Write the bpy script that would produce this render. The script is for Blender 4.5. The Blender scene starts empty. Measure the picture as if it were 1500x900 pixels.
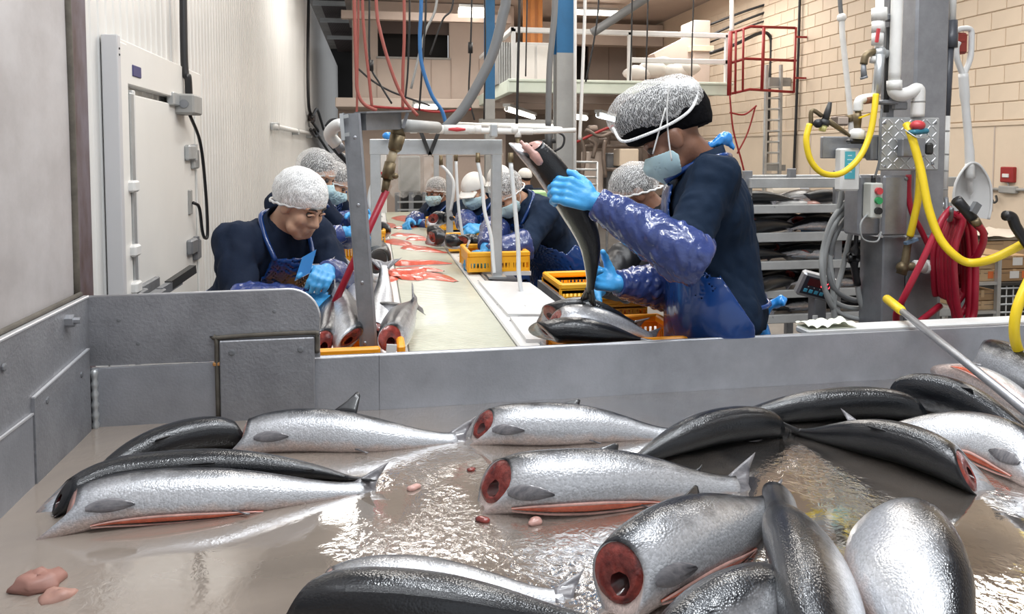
import bpy, bmesh, math, random
import numpy as np
from mathutils import Vector, Matrix
random.seed(7); RNG = np.random.default_rng(5)
SC = bpy.context.scene
COL = SC.collection
PI = math.pi

# ---------------------------------------------------------------- camera
F, CX, CY, YAW, PIT, CZ = 1100., 750., 282., math.radians(10.3), math.radians(3.0), 1.55
cam = bpy.data.objects.new('camera', bpy.data.cameras.new('camera')); COL.objects.link(cam)
cam.location = (0, 0, CZ); cam.rotation_euler = (PI/2-PIT, 0, -YAW)
cam.data.sensor_width = 36; cam.data.lens = 36*F/1500; cam.data.shift_y = -168/1500
cam.data.clip_start = .05; cam.data.clip_end = 200
SC.camera = cam
# ---------------------------------------------------------------- world, lights, exposure
w = bpy.data.worlds.new('world'); SC.world = w; w.use_nodes = True
w.node_tree.nodes['Background'].inputs[0].default_value = (.93, .96, 1, 1)
w.node_tree.nodes['Background'].inputs[1].default_value = .55
def area(loc, sx, sy, power, col=(1, .95, .88), rot=(0, 0, 0)):
    l = bpy.data.lights.new('ceiling_lamp', 'AREA'); l.shape = 'RECTANGLE'; l.size = sx; l.size_y = sy
    l.energy = power; l.color = col
    o = bpy.data.objects.new('ceiling_lamp', l); COL.objects.link(o); o.location = loc; o.rotation_euler = rot
    return o
COOL = (.93, .97, 1.0); WARM = (1, .955, .89)
for x, y, p in ((-.1, 1.0, 36), (1.0, 1.0, 38), (2.1, 1.0, 38), (.5, 2.9, 26), (1.9, 3.0, 26)):
    area((x, y, 4.3), .25, 1.3, p, COOL)
for x, y, p in ((.1, 5.5, 50), (2.6, 5.6, 60), (5.0, 5.2, 70), (-.5, 10.5, 50), (3.0, 8.8, 70), (5.3, 11.9, 80), (1.2, 12.6, 75), (4.6, 13.6, 60)):
    area((x, y, 4.5), .9, 2.4, p, WARM)
area((4.2, 13.4, 2.3), 2.4, .3, 30, WARM)
SC.view_settings.view_transform = 'Standard'; SC.view_settings.look = 'None'
SC.view_settings.exposure = 0.4; SC.view_settings.gamma = 1; SC.view_settings.use_curve_mapping = False
SC.cycles.use_denoising = True
SC.cycles.max_bounces = 8; SC.cycles.transparent_max_bounces = 10

# ---------------------------------------------------------------- viewing rays: a photograph pixel on a world plane gives a world point
_fw = np.array([math.sin(YAW)*math.cos(PIT), math.cos(YAW)*math.cos(PIT), -math.sin(PIT)])
_rt = np.array([math.cos(YAW), -math.sin(YAW), 0]); _up = np.cross(_rt, _fw); _O = np.array([0, 0, CZ])
def ray(px, py): return _fw+_rt*(px-CX)/F+_up*(CY-py)/F
def Wz(px, py, z): r = ray(px, py); return _O+r*((z-CZ)/r[2])
def Wy(px, py, y): r = ray(px, py); return _O+r*(y/r[1])
def Wx(px, py, x): r = ray(px, py); return _O+r*(x/r[0])
def Wd(px, py, d): return _O+ray(px, py)*d
def A(*v): return np.array(v, float)
def nrm(v): v = np.asarray(v, float); return v/(np.linalg.norm(v)+1e-12)

# ---------------------------------------------------------------- materials
def M(name, col, rough=.5, metal=0, var=0, vs=6, col2=None, bump=0, bs=60, coat=0, trans=0, alpha=1, spec=.5, emit=None, es=1, stretch=None, sss=0, thr=(.35, .65)):
    m = bpy.data.materials.new(name); m.use_nodes = True; nt = m.node_tree; b = nt.nodes['Principled BSDF']
    def I(n, v): b.inputs[n].default_value = v
    I('Base Color', (*col, 1)); I('Roughness', rough); I('Metallic', metal); I('Specular IOR Level', spec)
    if coat: I('Coat Weight', coat); I('Coat Roughness', .06)
    if trans: I('Transmission Weight', trans)
    if alpha < 1: I('Alpha', alpha)
    if sss: I('Subsurface Weight', sss); I('Subsurface Radius', (.01, .004, .002))
    if emit: I('Emission Color', (*emit, 1)); I('Emission Strength', es)
    if var or bump:
        tc = nt.nodes.new('ShaderNodeTexCoord'); mp = nt.nodes.new('ShaderNodeMapping')
        nt.links.new(tc.outputs['Object'], mp.inputs[0])
        if stretch: mp.inputs['Scale'].default_value = stretch
    if var:
        n = nt.nodes.new('ShaderNodeTexNoise'); n.inputs['Scale'].default_value = vs; n.inputs['Detail'].default_value = 8; n.inputs['Roughness'].default_value = .65
        nt.links.new(mp.outputs[0], n.inputs['Vector'])
        r = nt.nodes.new('ShaderNodeValToRGB'); r.color_ramp.elements[0].position = thr[0]; r.color_ramp.elements[1].position = thr[1]
        c2 = col2 or tuple(c*(1-var) for c in col)
        r.color_ramp.elements[0].color = (*c2, 1); r.color_ramp.elements[1].color = (*col, 1)
        nt.links.new(n.outputs[0], r.inputs[0]); nt.links.new(r.outputs[0], b.inputs['Base Color'])
        if metal > .4:
            mr = nt.nodes.new('ShaderNodeMapRange'); mr.inputs[3].default_value = min(1, rough*1.3); mr.inputs[4].default_value = rough*.75
            nt.links.new(n.outputs[0], mr.inputs[0]); nt.links.new(mr.outputs[0], b.inputs['Roughness'])
    if bump:
        n2 = nt.nodes.new('ShaderNodeTexNoise'); n2.inputs['Scale'].default_value = bs; n2.inputs['Detail'].default_value = 4
        nt.links.new(mp.outputs[0], n2.inputs['Vector'])
        bp = nt.nodes.new('ShaderNodeBump'); bp.inputs['Strength'].default_value = bump; bp.inputs['Distance'].default_value = .01
        nt.links.new(n2.outputs[0], bp.inputs['Height']); nt.links.new(bp.outputs[0], b.inputs['Normal'])
    return m
STEEL = M('steel', (.42, .43, .46), .42, .75, .3, 5, bump=.06, bs=90)
STEELD = M('steel_dull', (.30, .31, .33), .5, .6, .35, 4, bump=.08, bs=60)
TROUGHM = M('trough_metal', (.49, .505, .55), .45, .7, .28, 3.2, bump=.12, bs=140)
TRAYM = M('wet_tray', (.30, .285, .265), .55, .25, .3, 5, col2=(.20, .185, .17), bump=.1, bs=90, stretch=(1, .35, 1))
TROUGHW = M('worn_trough_metal', (.345, .35, .375), .5, .6, .28, 7, bump=.2, bs=120)
WEAR = M('grime', (.12, .105, .085), .8, 0, .4, 20)
EDGE = M('bright_edge', (.7, .7, .72), .35, .6)
ALU = M('aluminium', (.55, .57, .58), .4, .6, .2, 6)
WHITEP = M('white_panel', (.73, .73, .715), .24, 0, .07, 1.3, stretch=(1, 1, .25), spec=.6)
DOORW = M('door_white', (.82, .81, .78), .3, 0, .05, 2)
GREYP = M('grey_wall_panel', (.50, .48, .48), .5, 0, .28, 2.5, col2=(.36, .335, .33), bump=.05, bs=30)
RUST = M('rust_strip', (.22, .20, .24), .6, .3, .8, 5, col2=(.09, .055, .045), stretch=(1, 1, .35))
CREAM = M('cream_paint', (.72, .60, .47), .6, 0, .1, .8, bump=.04, bs=20)
BEIGE = M('beige_wall', (.53, .445, .39), .6, 0, .12, .8)
PINKB = M('pinkish_beige', (.44, .35, .30), .65, 0, .15, 1)
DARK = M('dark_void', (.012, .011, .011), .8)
DKBROWN = M('dark_brown', (.07, .05, .045), .7)
DECK = M('roof_deck', (.20, .18, .16), .7, 0, .3, 2)
FLOORM = M('concrete', (.22, .21, .20), .35, 0, .35, 2)
MINT = M('pale_green_white', (.72, .80, .70), .5, 0, .1, 3)
WHITE = M('white_plastic', (.74, .74, .73), .35, 0, .06, 6)
PVC = M('pvc', (.80, .79, .76), .3, 0, .1, 10)
BOARD = M('cutting_board', (.70, .70, .70), .35, 0, .1, 9, bump=.03)
BELT = M('belt_plastic', (.56, .56, .45), .3, 0, .14, 7, coat=.3)
BLUEC = M('blue_paint', (.015, .13, .30), .5, 0, .2, 4)
GREYC = M('grey_paint', (.36, .36, .35), .5, 0, .2, 3)
ORANGE = M('orange_plastic', (.93, .36, .012), .38, 0, .1, 6)
YELCR = M('yellow_orange_plastic', (.95, .46, .02), .38, 0, .1, 6)
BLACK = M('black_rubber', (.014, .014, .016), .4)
BLACKM = M('black_metal', (.05, .05, .05), .5, .4)
REDH = M('red_hose', (.38, .012, .035), .38, 0, .15, 8)
PINKH = M('faded_red_hose', (.30, .075, .06), .5)
YELH = M('yellow_hose', (.86, .62, .02), .38, 0, .1, 8)
BLUEH = M('blue_hose', (.025, .14, .36), .45)
GREYH = M('grey_hose', (.16, .165, .17), .5)
GREYCAB = M('grey_cable', (.30, .31, .31), .5)
CLEARH = M('milky_hose', (.70, .72, .73), .3)
BRASS = M('old_brass', (.22, .17, .10), .45, .7, .3, 20)
NAVY = M('navy_cloth', (.012, .020, .042), .85, 0, .25, 5, bump=.7, bs=9, spec=.15)
NAVY2 = M('navy_fleece', (.016, .03, .062), .85, 0, .25, 5, bump=.7, bs=9, spec=.15)
DENIM = M('slate_blue_jacket', (.008, .019, .042), .8, 0, .2, 4, bump=.7, bs=8, spec=.15)
CHAR = M('charcoal_cloth', (.02, .02, .024), .85, 0, .2, 6, bump=.2, bs=16, spec=.15)
APRON = M('blue_apron_plastic', (.008, .045, .19), .22, 0, .15, 4, bump=.35, bs=6, coat=.4)
SLEEVE = M('blue_sleeve_plastic', (.04, .065, .22), .24, 0, .2, 6, bump=.7, bs=22, coat=.5)
GLOVE = M('blue_nitrile', (.06, .36, .74), .38, 0, .08, 10, bump=.15, bs=60)
SKIN = M('skin', (.44, .23, .145), .45, 0, .12, 14, bump=.06, bs=120, sss=.12)
SKINL = M('light_skin', (.55, .32, .215), .45, 0, .12, 14, bump=.06, bs=120, sss=.12)
SKIND = M('brown_skin', (.25, .12, .075), .45, 0, .15, 14, bump=.06, bs=120, sss=.1)
HAIR = M('black_hair', (.012, .010, .009), .5, 0, .3, 40)
LIPS = M('lips', (.30, .10, .08), .4)
TURB = M('black_knit', (.004, .004, .005), .95, spec=.08, bump=.5, bs=80)
MASKB = M('mask_blue', (.50, .70, .76), .7, 0, .1, 10)
MASKW = M('mask_white', (.80, .82, .82), .7)
CAPW = M('cap_white', (.78, .76, .72), .7, 0, .1, 10)
CARD = M('cardboard', (.40, .25, .13), .8, 0, .15, 4)
CARDL = M('cardboard_light', (.55, .38, .22), .8, 0, .15, 4)
REDP = M('red_paint', (.30, .02, .02), .5)
REDV = M('red_valve', (.55, .05, .06), .4)
FLESH = M('raw_flesh', (.31, .05, .038), .25, 0, .7, 38, col2=(.085, .010, .009), coat=.6, bump=.4, bs=50)
FLESHP = M('pale_flesh', (.66, .38, .33), .35, 0, .35, 30, coat=.4)
CAVITY = M('gut_cavity', (.05, .006, .006), .3, coat=.5)
SLIT = M('salmon_slit', (.78, .17, .09), .25, 0, .4, 40, coat=.6)
FILLET = M('fillet', (.74, .13, .07), .28, 0, .3, 22, col2=(.55, .07, .04), coat=.6, bump=.2, bs=60)
FIN = M('fin_grey', (.10, .10, .115), .35, 0, .5, 30, coat=.5, stretch=(1, 6, 1), col2=(.24, .23, .24))
FIND = M('fin_dark', (.02, .022, .027), .35, 0, .4, 30, coat=.5)
FINR = M('fin_reddish', (.36, .15, .12), .35, 0, .4, 30, coat=.5)
GLOW = M('fluorescent_tube', (1, 1, 1), .5, emit=(1, .93, .82), es=5)
GLOWC = M('cool_tube', (1, 1, 1), .5, emit=(.8, .93, 1), es=4)
REDLED = M('red_digits', (.1, 0, 0), .5, emit=(1, .05, .08), es=3)
BLUEB = M('blue_button', (.08, .42, .62), .4)
POLY = M('clear_film', (.75, .74, .72), .12, alpha=.32, bump=.3, bs=14)
ORDOOR = M('orange_brown_vinyl', (.48, .17, .03), .4, 0, .25, 3)
GREENT = M('pale_green_plastic', (.45, .72, .35), .4)
SEMI = M('sleeve_edge', (.10, .16, .5), .3)
BLUE2 = M('bright_blue_plastic', (.03, .26, .70), .25, coat=.5, bump=.3, bs=8)

def hairnet_mat(name, dens=.35, white=.85, sc=90):
    """thin white fibres over whatever is underneath"""
    m = bpy.data.materials.new(name); m.use_nodes = True; nt = m.node_tree; out = nt.nodes['Material Output']; b = nt.nodes['Principled BSDF']; L = nt.links.new; N = nt.nodes.new
    b.inputs['Base Color'].default_value = (white, white, white, 1); b.inputs['Roughness'].default_value = .6
    tr = N('ShaderNodeBsdfTransparent'); mx = N('ShaderNodeMixShader'); tc = N('ShaderNodeTexCoord'); last = None
    for k, rot in enumerate(((.2, .3, .5), (1.1, -.4, .2), (-.5, .9, 1.3))):
        mp = N('ShaderNodeMapping'); mp.inputs['Rotation'].default_value = rot; L(tc.outputs['Object'], mp.inputs[0])
        w_ = N('ShaderNodeTexWave'); w_.inputs['Scale'].default_value = sc*(.5, .8, .35)[k]; w_.inputs['Distortion'].default_value = 10; w_.inputs['Detail'].default_value = 3; w_.inputs['Detail Scale'].default_value = 1.5; L(mp.outputs[0], w_.inputs['Vector'])
        r = N('ShaderNodeMapRange'); r.inputs[1].default_value = .72; r.inputs[2].default_value = 1.0; r.inputs[3].default_value = 0; r.inputs[4].default_value = (.42, .30, .38)[k]; L(w_.outputs['Fac'], r.inputs[0])
        if last is None: last = r.outputs[0]
        else:
            q = N('ShaderNodeMath'); q.operation = 'ADD'; L(last, q.inputs[0]); L(r.outputs[0], q.inputs[1]); last = q.outputs[0]
    q = N('ShaderNodeMath'); q.operation = 'ADD'; q.use_clamp = True; q.inputs[1].default_value = dens; L(last, q.inputs[0])
    L(q.outputs[0], mx.inputs[0]); L(tr.outputs[0], mx.inputs[1]); L(b.outputs[0], mx.inputs[2]); L(mx.outputs[0], out.inputs[0])
    return m
NET = hairnet_mat('hairnet_mesh', .10)
NETW = hairnet_mat('white_hairnet_mesh', .5)

def fish_mat(name, lo, hi, belly=(.66, .54, .50), silver=(.56, .575, .61), dark=(.013, .016, .022)):
    """colour runs over the body: pale belly, silver flank, dark back; scales in the bump"""
    m = bpy.data.materials.new(name); m.use_nodes = True; nt = m.node_tree; b = nt.nodes['Principled BSDF']; L = nt.links.new; N = nt.nodes.new
    at = N('ShaderNodeAttribute'); at.attribute_name = 'fishuv'
    sp = N('ShaderNodeSeparateXYZ'); L(at.outputs['Vector'], sp.inputs[0])
    cb = N('ShaderNodeCombineXYZ'); L(sp.outputs[0], cb.inputs[0]); L(sp.outputs[1], cb.inputs[1])
    nz = N('ShaderNodeTexNoise'); nz.inputs['Scale'].default_value = 26; nz.inputs['Detail'].default_value = 6; L(cb.outputs[0], nz.inputs['Vector'])
    ad = N('ShaderNodeMath'); ad.operation = 'MULTIPLY_ADD'; ad.inputs[1].default_value = .5; L(nz.outputs[0], ad.inputs[0]); L(sp.outputs[2], ad.inputs[2])
    s2 = N('ShaderNodeMath'); s2.operation = 'MULTIPLY_ADD'; s2.inputs[1].default_value = .5; s2.inputs[2].default_value = .375; L(ad.outputs[0], s2.inputs[0])
    r = N('ShaderNodeValToRGB'); L(s2.outputs[0], r.inputs[0]); e = r.color_ramp.elements
    P = lambda d: .5+.5*d
    e[0].position = .04; e[0].color = (*belly, 1); e[1].position = P(hi); e[1].color = (*dark, 1)
    for p, c in ((P(-.62), silver), (P(lo), silver), (P(lo+(hi-lo)*.35), tuple(x*.55 for x in silver))):
        q = e.new(p); q.color = (*c, 1)
    vo = N('ShaderNodeTexVoronoi'); vo.inputs['Scale'].default_value = 230; L(cb.outputs[0], vo.inputs['Vector'])
    v2 = N('ShaderNodeTexVoronoi'); v2.inputs['Scale'].default_value = 60; L(cb.outputs[0], v2.inputs['Vector'])
    # dark spots and lighter scales
    mm = N('ShaderNodeMix'); mm.data_type = 'RGBA'; mm.blend_type = 'MULTIPLY'; mm.inputs[0].default_value = .5
    rr = N('ShaderNodeValToRGB'); rr.color_ramp.elements[0].color = (.45, .45, .45, 1); rr.color_ramp.elements[1].color = (1.25, 1.25, 1.25, 1); L(vo.outputs['Color'], rr.inputs[0])
    L(r.outputs[0], mm.inputs[6]); L(rr.outputs[0], mm.inputs[7]); L(mm.outputs[2], b.inputs['Base Color'])
    b.inputs['Metallic'].default_value = .45; b.inputs['Roughness'].default_value = .33; b.inputs['Coat Weight'].default_value = .8; b.inputs['Coat Roughness'].default_value = .11
    bp = N('ShaderNodeBump'); bp.inputs['Strength'].default_value = .22; bp.inputs['Distance'].default_value = .0025; L(vo.outputs['Distance'], bp.inputs['Height'])
    b2 = N('ShaderNodeBump'); b2.inputs['Strength'].default_value = .10; b2.inputs['Distance'].default_value = .006; L(nz.outputs[0], b2.inputs['Height']); L(bp.outputs[0], b2.inputs['Normal'])
    L(b2.outputs[0], b.inputs['Normal']); L(b2.outputs[0], b.inputs['Coat Normal'])
    return m
FISH = fish_mat('salmon_skin', .22, .80)
FISHD = fish_mat('dark_salmon_skin', -.25, .25)
FISHM = fish_mat('half_dark_salmon_skin', .12, .62)
FISHB = fish_mat('black_salmon_skin', -.95, -.35, dark=(.010, .012, .016))

# ---------------------------------------------------------------- mesh helpers
class MB:
    def __init__(s): s.v = []; s.f = []
    def add(s, v, f):
        o = len(s.v); s.v += [tuple(map(float, p)) for p in v]; s.f += [tuple(i+o for i in q) for q in f]; return s
    def box(s, c, d, R=None, bev=0):
        c = np.asarray(c, float); h = np.asarray(d, float)/2
        if bev:
            b = min(bev, h.min()*.9); v = []; idx = {}
            for sx in (-1, 1):
                for sy in (-1, 1):
                    for sz in (-1, 1):
                        for ax in range(3):
                            p = np.array([sx, sy, sz])*h
                            q = p-np.array([sx, sy, sz])*b; q[ax] = p[ax]
                            idx[(sx, sy, sz, ax)] = len(v); v.append(q)
            f = []
            for ax in range(3):
                u, w_ = (ax+1) % 3, (ax+2) % 3
                for sg in (-1, 1):
                    q = []
                    for a_, b_ in ((-1, -1), (1, -1), (1, 1), (-1, 1)):
                        k = [0, 0, 0]; k[ax] = sg; k[u] = a_; k[w_] = b_; q.append(idx[(*k, ax)])
                    f.append(q if sg > 0 else q[::-1])
                for a_ in (-1, 1):
                    for b_ in (-1, 1):
                        k0 = [0, 0, 0]; k1 = [0, 0, 0]; k0[u] = k1[u] = a_; k0[w_] = k1[w_] = b_; k0[ax] = -1; k1[ax] = 1
                        q = [idx[(*k0, u)], idx[(*k1, u)], idx[(*k1, w_)], idx[(*k0, w_)]]
                        f.append(q if a_*b_ > 0 else q[::-1])
            for sx in (-1, 1):
                for sy in (-1, 1):
                    for sz in (-1, 1):
                        q = [idx[(sx, sy, sz, 0)], idx[(sx, sy, sz, 1)], idx[(sx, sy, sz, 2)]]
                        f.append(q if sx*sy*sz > 0 else q[::-1])
            v = np.array(v)
        else:
            v = np.array([[x, y, z] for x in (-1, 1) for y in (-1, 1) for z in (-1, 1)])*h
            f = [(0, 1, 3, 2), (4, 6, 7, 5), (0, 4, 5, 1), (2, 3, 7, 6), (0, 2, 6, 4), (1, 5, 7, 3)]
        if R is not None: v = v@np.asarray(R).T
        return s.add(v+c, f)
    def span(s, a, b, bev=0):
        a = np.asarray(a, float); b = np.asarray(b, float); return s.box((a+b)/2, np.abs(b-a), None, bev)
    def tube(s, pts, r, n=10, caps=True, sq=None):
        P = np.asarray(pts, float); k = len(P)
        rr = np.full(k, r) if np.isscalar(r) else np.asarray(r, float)
        T = np.gradient(P, axis=0); T /= np.linalg.norm(T, axis=1)[:, None]+1e-12
        ref = np.array([0, 0, 1.]) if abs(T[0][2]) < .9 else np.array([0, 1., 0])
        u = nrm(np.cross(ref, T[0])); v = []
        for i in range(k):
            u = nrm(u-T[i]*(u@T[i])); wv = np.cross(T[i], u)
            for j in range(n):
                a = 2*PI*(j+.5)/n; v.append(P[i]+rr[i]*(math.cos(a)*u+math.sin(a)*wv))
        f = [(i*n+j, i*n+(j+1) % n, (i+1)*n+(j+1) % n, (i+1)*n+j) for i in range(k-1) for j in range(n)]
        if caps: f += [tuple(range(n))[::-1], tuple((k-1)*n+j for j in range(n))]
        return s.add(v, f)
    def bar(s, a, b, wd, dp=None, up=(0, 0, 1)):
        """rectangular bar from a to b; wd across, dp along up"""
        a = np.asarray(a, float); b = np.asarray(b, float); dp = dp or wd; t = nrm(b-a)
        up = np.asarray(up, float)
        if abs(t@up) > .98: up = np.array([0, 1., 0])
        x = nrm(np.cross(t, up)); z = np.cross(x, t)
        return s.box((a+b)/2, (wd, np.linalg.norm(b-a), dp), np.array([x, t, z]).T)
    def lathe(s, prof, c=(0, 0, 0), n=16, R=None):
        v = [(r*math.cos(2*PI*j/n), r*math.sin(2*PI*j/n), z) for r, z in prof for j in range(n)]; k = len(prof)
        v = np.array(v)
        if R is not None: v = v@np.asarray(R).T
        f = [(i*n+j, i*n+(j+1) % n, (i+1)*n+(j+1) % n, (i+1)*n+j) for i in range(k-1) for j in range(n)]
        f += [tuple(range(n))[::-1], tuple((k-1)*n+j for j in range(n))]
        return s.add(v+np.asarray(c, float), f)
    def prism(s, poly, o, ux, uy, uz, th):
        """polygon (2d) in plane o+ux,uy, extruded th along uz"""
        o, ux, uy, uz = [np.asarray(q, float) for q in (o, ux, uy, uz)]
        n = len(poly); v = [o+ux*p[0]+uy*p[1] for p in poly]+[o+ux*p[0]+uy*p[1]+uz*th for p in poly]
        f = [tuple(range(n))[::-1], tuple(range(n, 2*n))]+[(i, (i+1) % n, n+(i+1) % n, n+i) for i in range(n)]
        return s.add(v, f)
    def grid(s, G):
        G = np.asarray(G, float); a, b = G.shape[:2]
        return s.add(G.reshape(-1, 3), [(i*b+j, i*b+j+1, (i+1)*b+j+1, (i+1)*b+j) for i in range(a-1) for j in range(b-1)])
    def sphere(s, c, r, n=12, R=None):
        r = np.full(3, r) if np.isscalar(r) else np.asarray(r, float)
        v = np.array([(math.sin(PI*i/n)*math.cos(2*PI*j/n), math.sin(PI*i/n)*math.sin(2*PI*j/n), math.cos(PI*i/n)) for i in range(n+1) for j in range(n)])*r
        if R is not None: v = v@np.asarray(R).T
        return s.add(v+np.asarray(c, float), [(i*n+j, (i+1)*n+j, (i+1)*n+(j+1) % n, i*n+(j+1) % n) for i in range(n) for j in range(n)])

def rotm(ax, a):
    return np.array(Matrix.Rotation(a, 3, Vector(ax)))
def cr(pts, n=8):
    """smooth curve through points"""
    P = np.asarray(pts, float)
    if len(P) == 2: return np.array([P[0]+(P[1]-P[0])*t for t in np.linspace(0, 1, n+1)])
    Q = np.vstack([2*P[0]-P[1], P, 2*P[-1]-P[-2]]); out = []
    for i in range(1, len(Q)-2):
        p0, p1, p2, p3 = Q[i-1:i+3]
        for t in np.linspace(0, 1, n, endpoint=False):
            out.append(.5*((2*p1)+(-p0+p2)*t+(2*p0-5*p1+4*p2-p3)*t*t+(-p0+3*p1-3*p2+p3)*t**3))
    out.append(P[-1]); return np.array(out)

def tag(o, label, cat, group=None):
    o['label'] = label; o['category'] = cat
    if group: o['group'] = group
    return o
def base(name, label, cat, loc, group=None):
    o = bpy.data.objects.new(name, None); COL.objects.link(o); o.location = [float(q) for q in loc]; o.empty_display_size = .1
    return tag(o, label, cat, group)
_LOC = {}
def wloc(o):
    p = np.array(o.location)
    while o.parent: o = o.parent; p = p+np.array(o.location)
    return p
def obj(name, mb, mat, parent=None, smooth=None, kind=None, label=None, auto=None, own=False):
    me = bpy.data.meshes.new(name)
    V = np.asarray(mb.v, float)
    if parent is not None: off = wloc(parent); loc = A(0, 0, 0)
    else:
        off = A(V[:, 0].mean(), V[:, 1].mean(), V[:, 2].min()) if own else A(0, 0, 0); loc = off
    me.from_pydata([tuple(p) for p in (V-off)], [], mb.f); me.materials.append(mat)
    if smooth: me.polygons.foreach_set('use_smooth', [True]*len(me.polygons))
    me.validate(); me.update()
    if smooth and smooth is not True: me.set_sharp_from_angle(angle=math.radians(smooth))
    o = bpy.data.objects.new(name, me); COL.objects.link(o)
    if parent is not None: o.parent = parent
    o.location = loc
    if kind: o['kind'] = kind
    if label: o['label'] = label
    return o
def struct(name, mb, mat, smooth=None):
    o = obj(name, mb, mat, smooth=smooth); o['kind'] = 'structure'; return o
def single(name, mb, mat, label, cat, group=None, smooth=45):
    """a thing that is one mesh, origin at its base"""
    return tag(obj(name, mb, mat, smooth=smooth, own=True), label, cat, group)
def copy_tree(o, parent=None):
    c = o.copy(); COL.objects.link(c)
    if parent: c.parent = parent
    for ch in list(o.children): copy_tree(ch, c)
    return c
def put(o, loc, rz=0, label=None):
    o.location = [float(q) for q in loc]; o.rotation_euler = (0, 0, rz)
    if label: o['label'] = label
    return o
def hose(name, pts, r, mat, label, cat='hose', group=None, n=10, seg=8):
    return single(name, MB().tube(cr(pts, seg), r, n), mat, label, cat, group, smooth=True)
def screw(c, nrmv, r=.006, h=.004):
    n_ = nrm(nrmv); return MB().tube([np.asarray(c)-n_*.002, np.asarray(c)+n_*h*.6, np.asarray(c)+n_*h], [r, r, r*.6], 8)
# ================================================================ THE SETTING
struct('floor', MB().span((-3, -3, -.1), (9, 28.2, 0)), FLOORM)
XW = -1.3
wl = struct('wall_left', MB().span((XW-.12, 2.35, 0), (XW-.02, 28, 4.7)), WHITEP)
def ribbed(wd, hgt, rib=.11):
    m = MB(); n = int(round(wd/rib)); v = []
    prof = []
    for i in range(n):
        y0 = i*rib
        prof += [(y0, 0), (y0+rib*.62, 0), (y0+rib*.70, .006), (y0+rib*.92, .006)]
    prof.append((wd, 0))
    G = np.array([[(p[1], p[0], z) for p in prof] for z in (0, hgt)])
    return m.grid(G)
pw = 1.1; pan = None
for i in range(24):
    y0 = 2.35+i*pw
    if 3.96 < y0+pw/2 < 5.75 and False: continue
    if pan is None:
        pan = obj('panel', ribbed(pw-.012, 4.68), WHITEP, wl); pan.location = (XW-.015, y0, 0)
    else:
        p = pan.copy(); COL.objects.link(p); p.location = (XW-.015, y0, 0)
# near grey panel that the trough leans on, with its rusty end strip
wn = struct('wall_near_left', MB().span((-1.02, -2.6, 0), (-.84, 2.30, 4.6)), GREYP)
obj('end_strip', MB().span((-1.02, 2.302, 0), (-.845, 2.46, 4.6), .01), RUST, wn)
obj('sealant_bead', MB().tube(cr([(-.838, 2.296+.004*math.sin(k*2.1), 1.1+k*.5) for k in range(8)], 4), .011, 8), WEAR, wn, True)
obj('sill_bead', MB().tube([(-.828, .6, 1.150), (-.828, 2.3, 1.150)], .007, 6), WEAR, wn, True)
# back walls
bk = struct('wall_back', MB().span((-.45, 16, 0), (2.75, 16.2, 3.55)).span((-.45, 16, 3.55), (.07, 16.2, 4.7)).span((1.56, 16, 3.55), (2.75, 16.2, 4.7)).span((.07, 16, 4.35), (1.56, 16.2, 4.7)), BEIGE)
for k, x in enumerate((.05, .62, 1.18, 1.60, 2.2)): obj('panel_joint', MB().span((x-.008, 15.985, 2.6), (x+.008, 16.01, 3.56)), PINKB, bk)
win = struct('window_1', MB().span((.07, 16.35, 3.5), (1.56, 16.4, 4.4)), DARK)
obj('valance', MB().span((.07, 16.05, 4.05), (1.56, 16.1, 4.35)), DKBROWN, win)
obj('window_sill', MB().span((.04, 15.97, 3.52), (1.59, 16.2, 3.56)), GREYC, win)
struct('trim_1', MB().span((-.75, 14.9, 2.44), (2.75, 16.0, 2.62), .01), BEIGE)
bs = struct('wall_back_lower', MB().span((-.75, 15.9, 0), (2.75, 15.98, 2.44)), PINKB)
struct('wall_far_left', MB().span((-3, 28, 0), (2, 28.2, 5.3)), DARK)
struct('wall_back_right', MB().span((2.75, 19.5, 0), (6.9, 19.7, 4.7)).span((2.75, 16, 2.7), (2.95, 19.5, 4.7)), BEIGE)
wr = struct('wall_right', MB().span((6.83, -2.6, 0), (7.0, 19.5, 4.7)), CREAM)
obj('smooth_dado', MB().span((6.80, -2.6, 0), (6.83, 19.4, 1.86)), CREAM, wr)
obj('dado_rail', MB().span((6.785, -2.6, 1.85), (6.83, 19.4, 1.90), .006), CREAM, wr)
for y in (6.1, 7.3, 8.5, 9.7, 10.9, 12.1): obj('panel_joint', MB().span((6.794, y-.008, .9), (6.80, y+.008, 1.85)), BEIGE, wr)
# painted blocks of the right wall, each its own piece
blk = None; nb = 0
for r in range(12):
    z = 1.91+r*.203
    for c in range(25):
        y = 6.0+c*.406+(.203 if r % 2 else 0)
        if blk is None: blk = obj('block', MB().box((0, 0, 0), (.03, .396, .193), None, .006), CREAM, wr); p = blk
        else: p = blk.copy(); COL.objects.link(p)
        p.location = (6.826+RNG.uniform(-.002, .002), y+.2, z+.1); nb += 1
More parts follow.
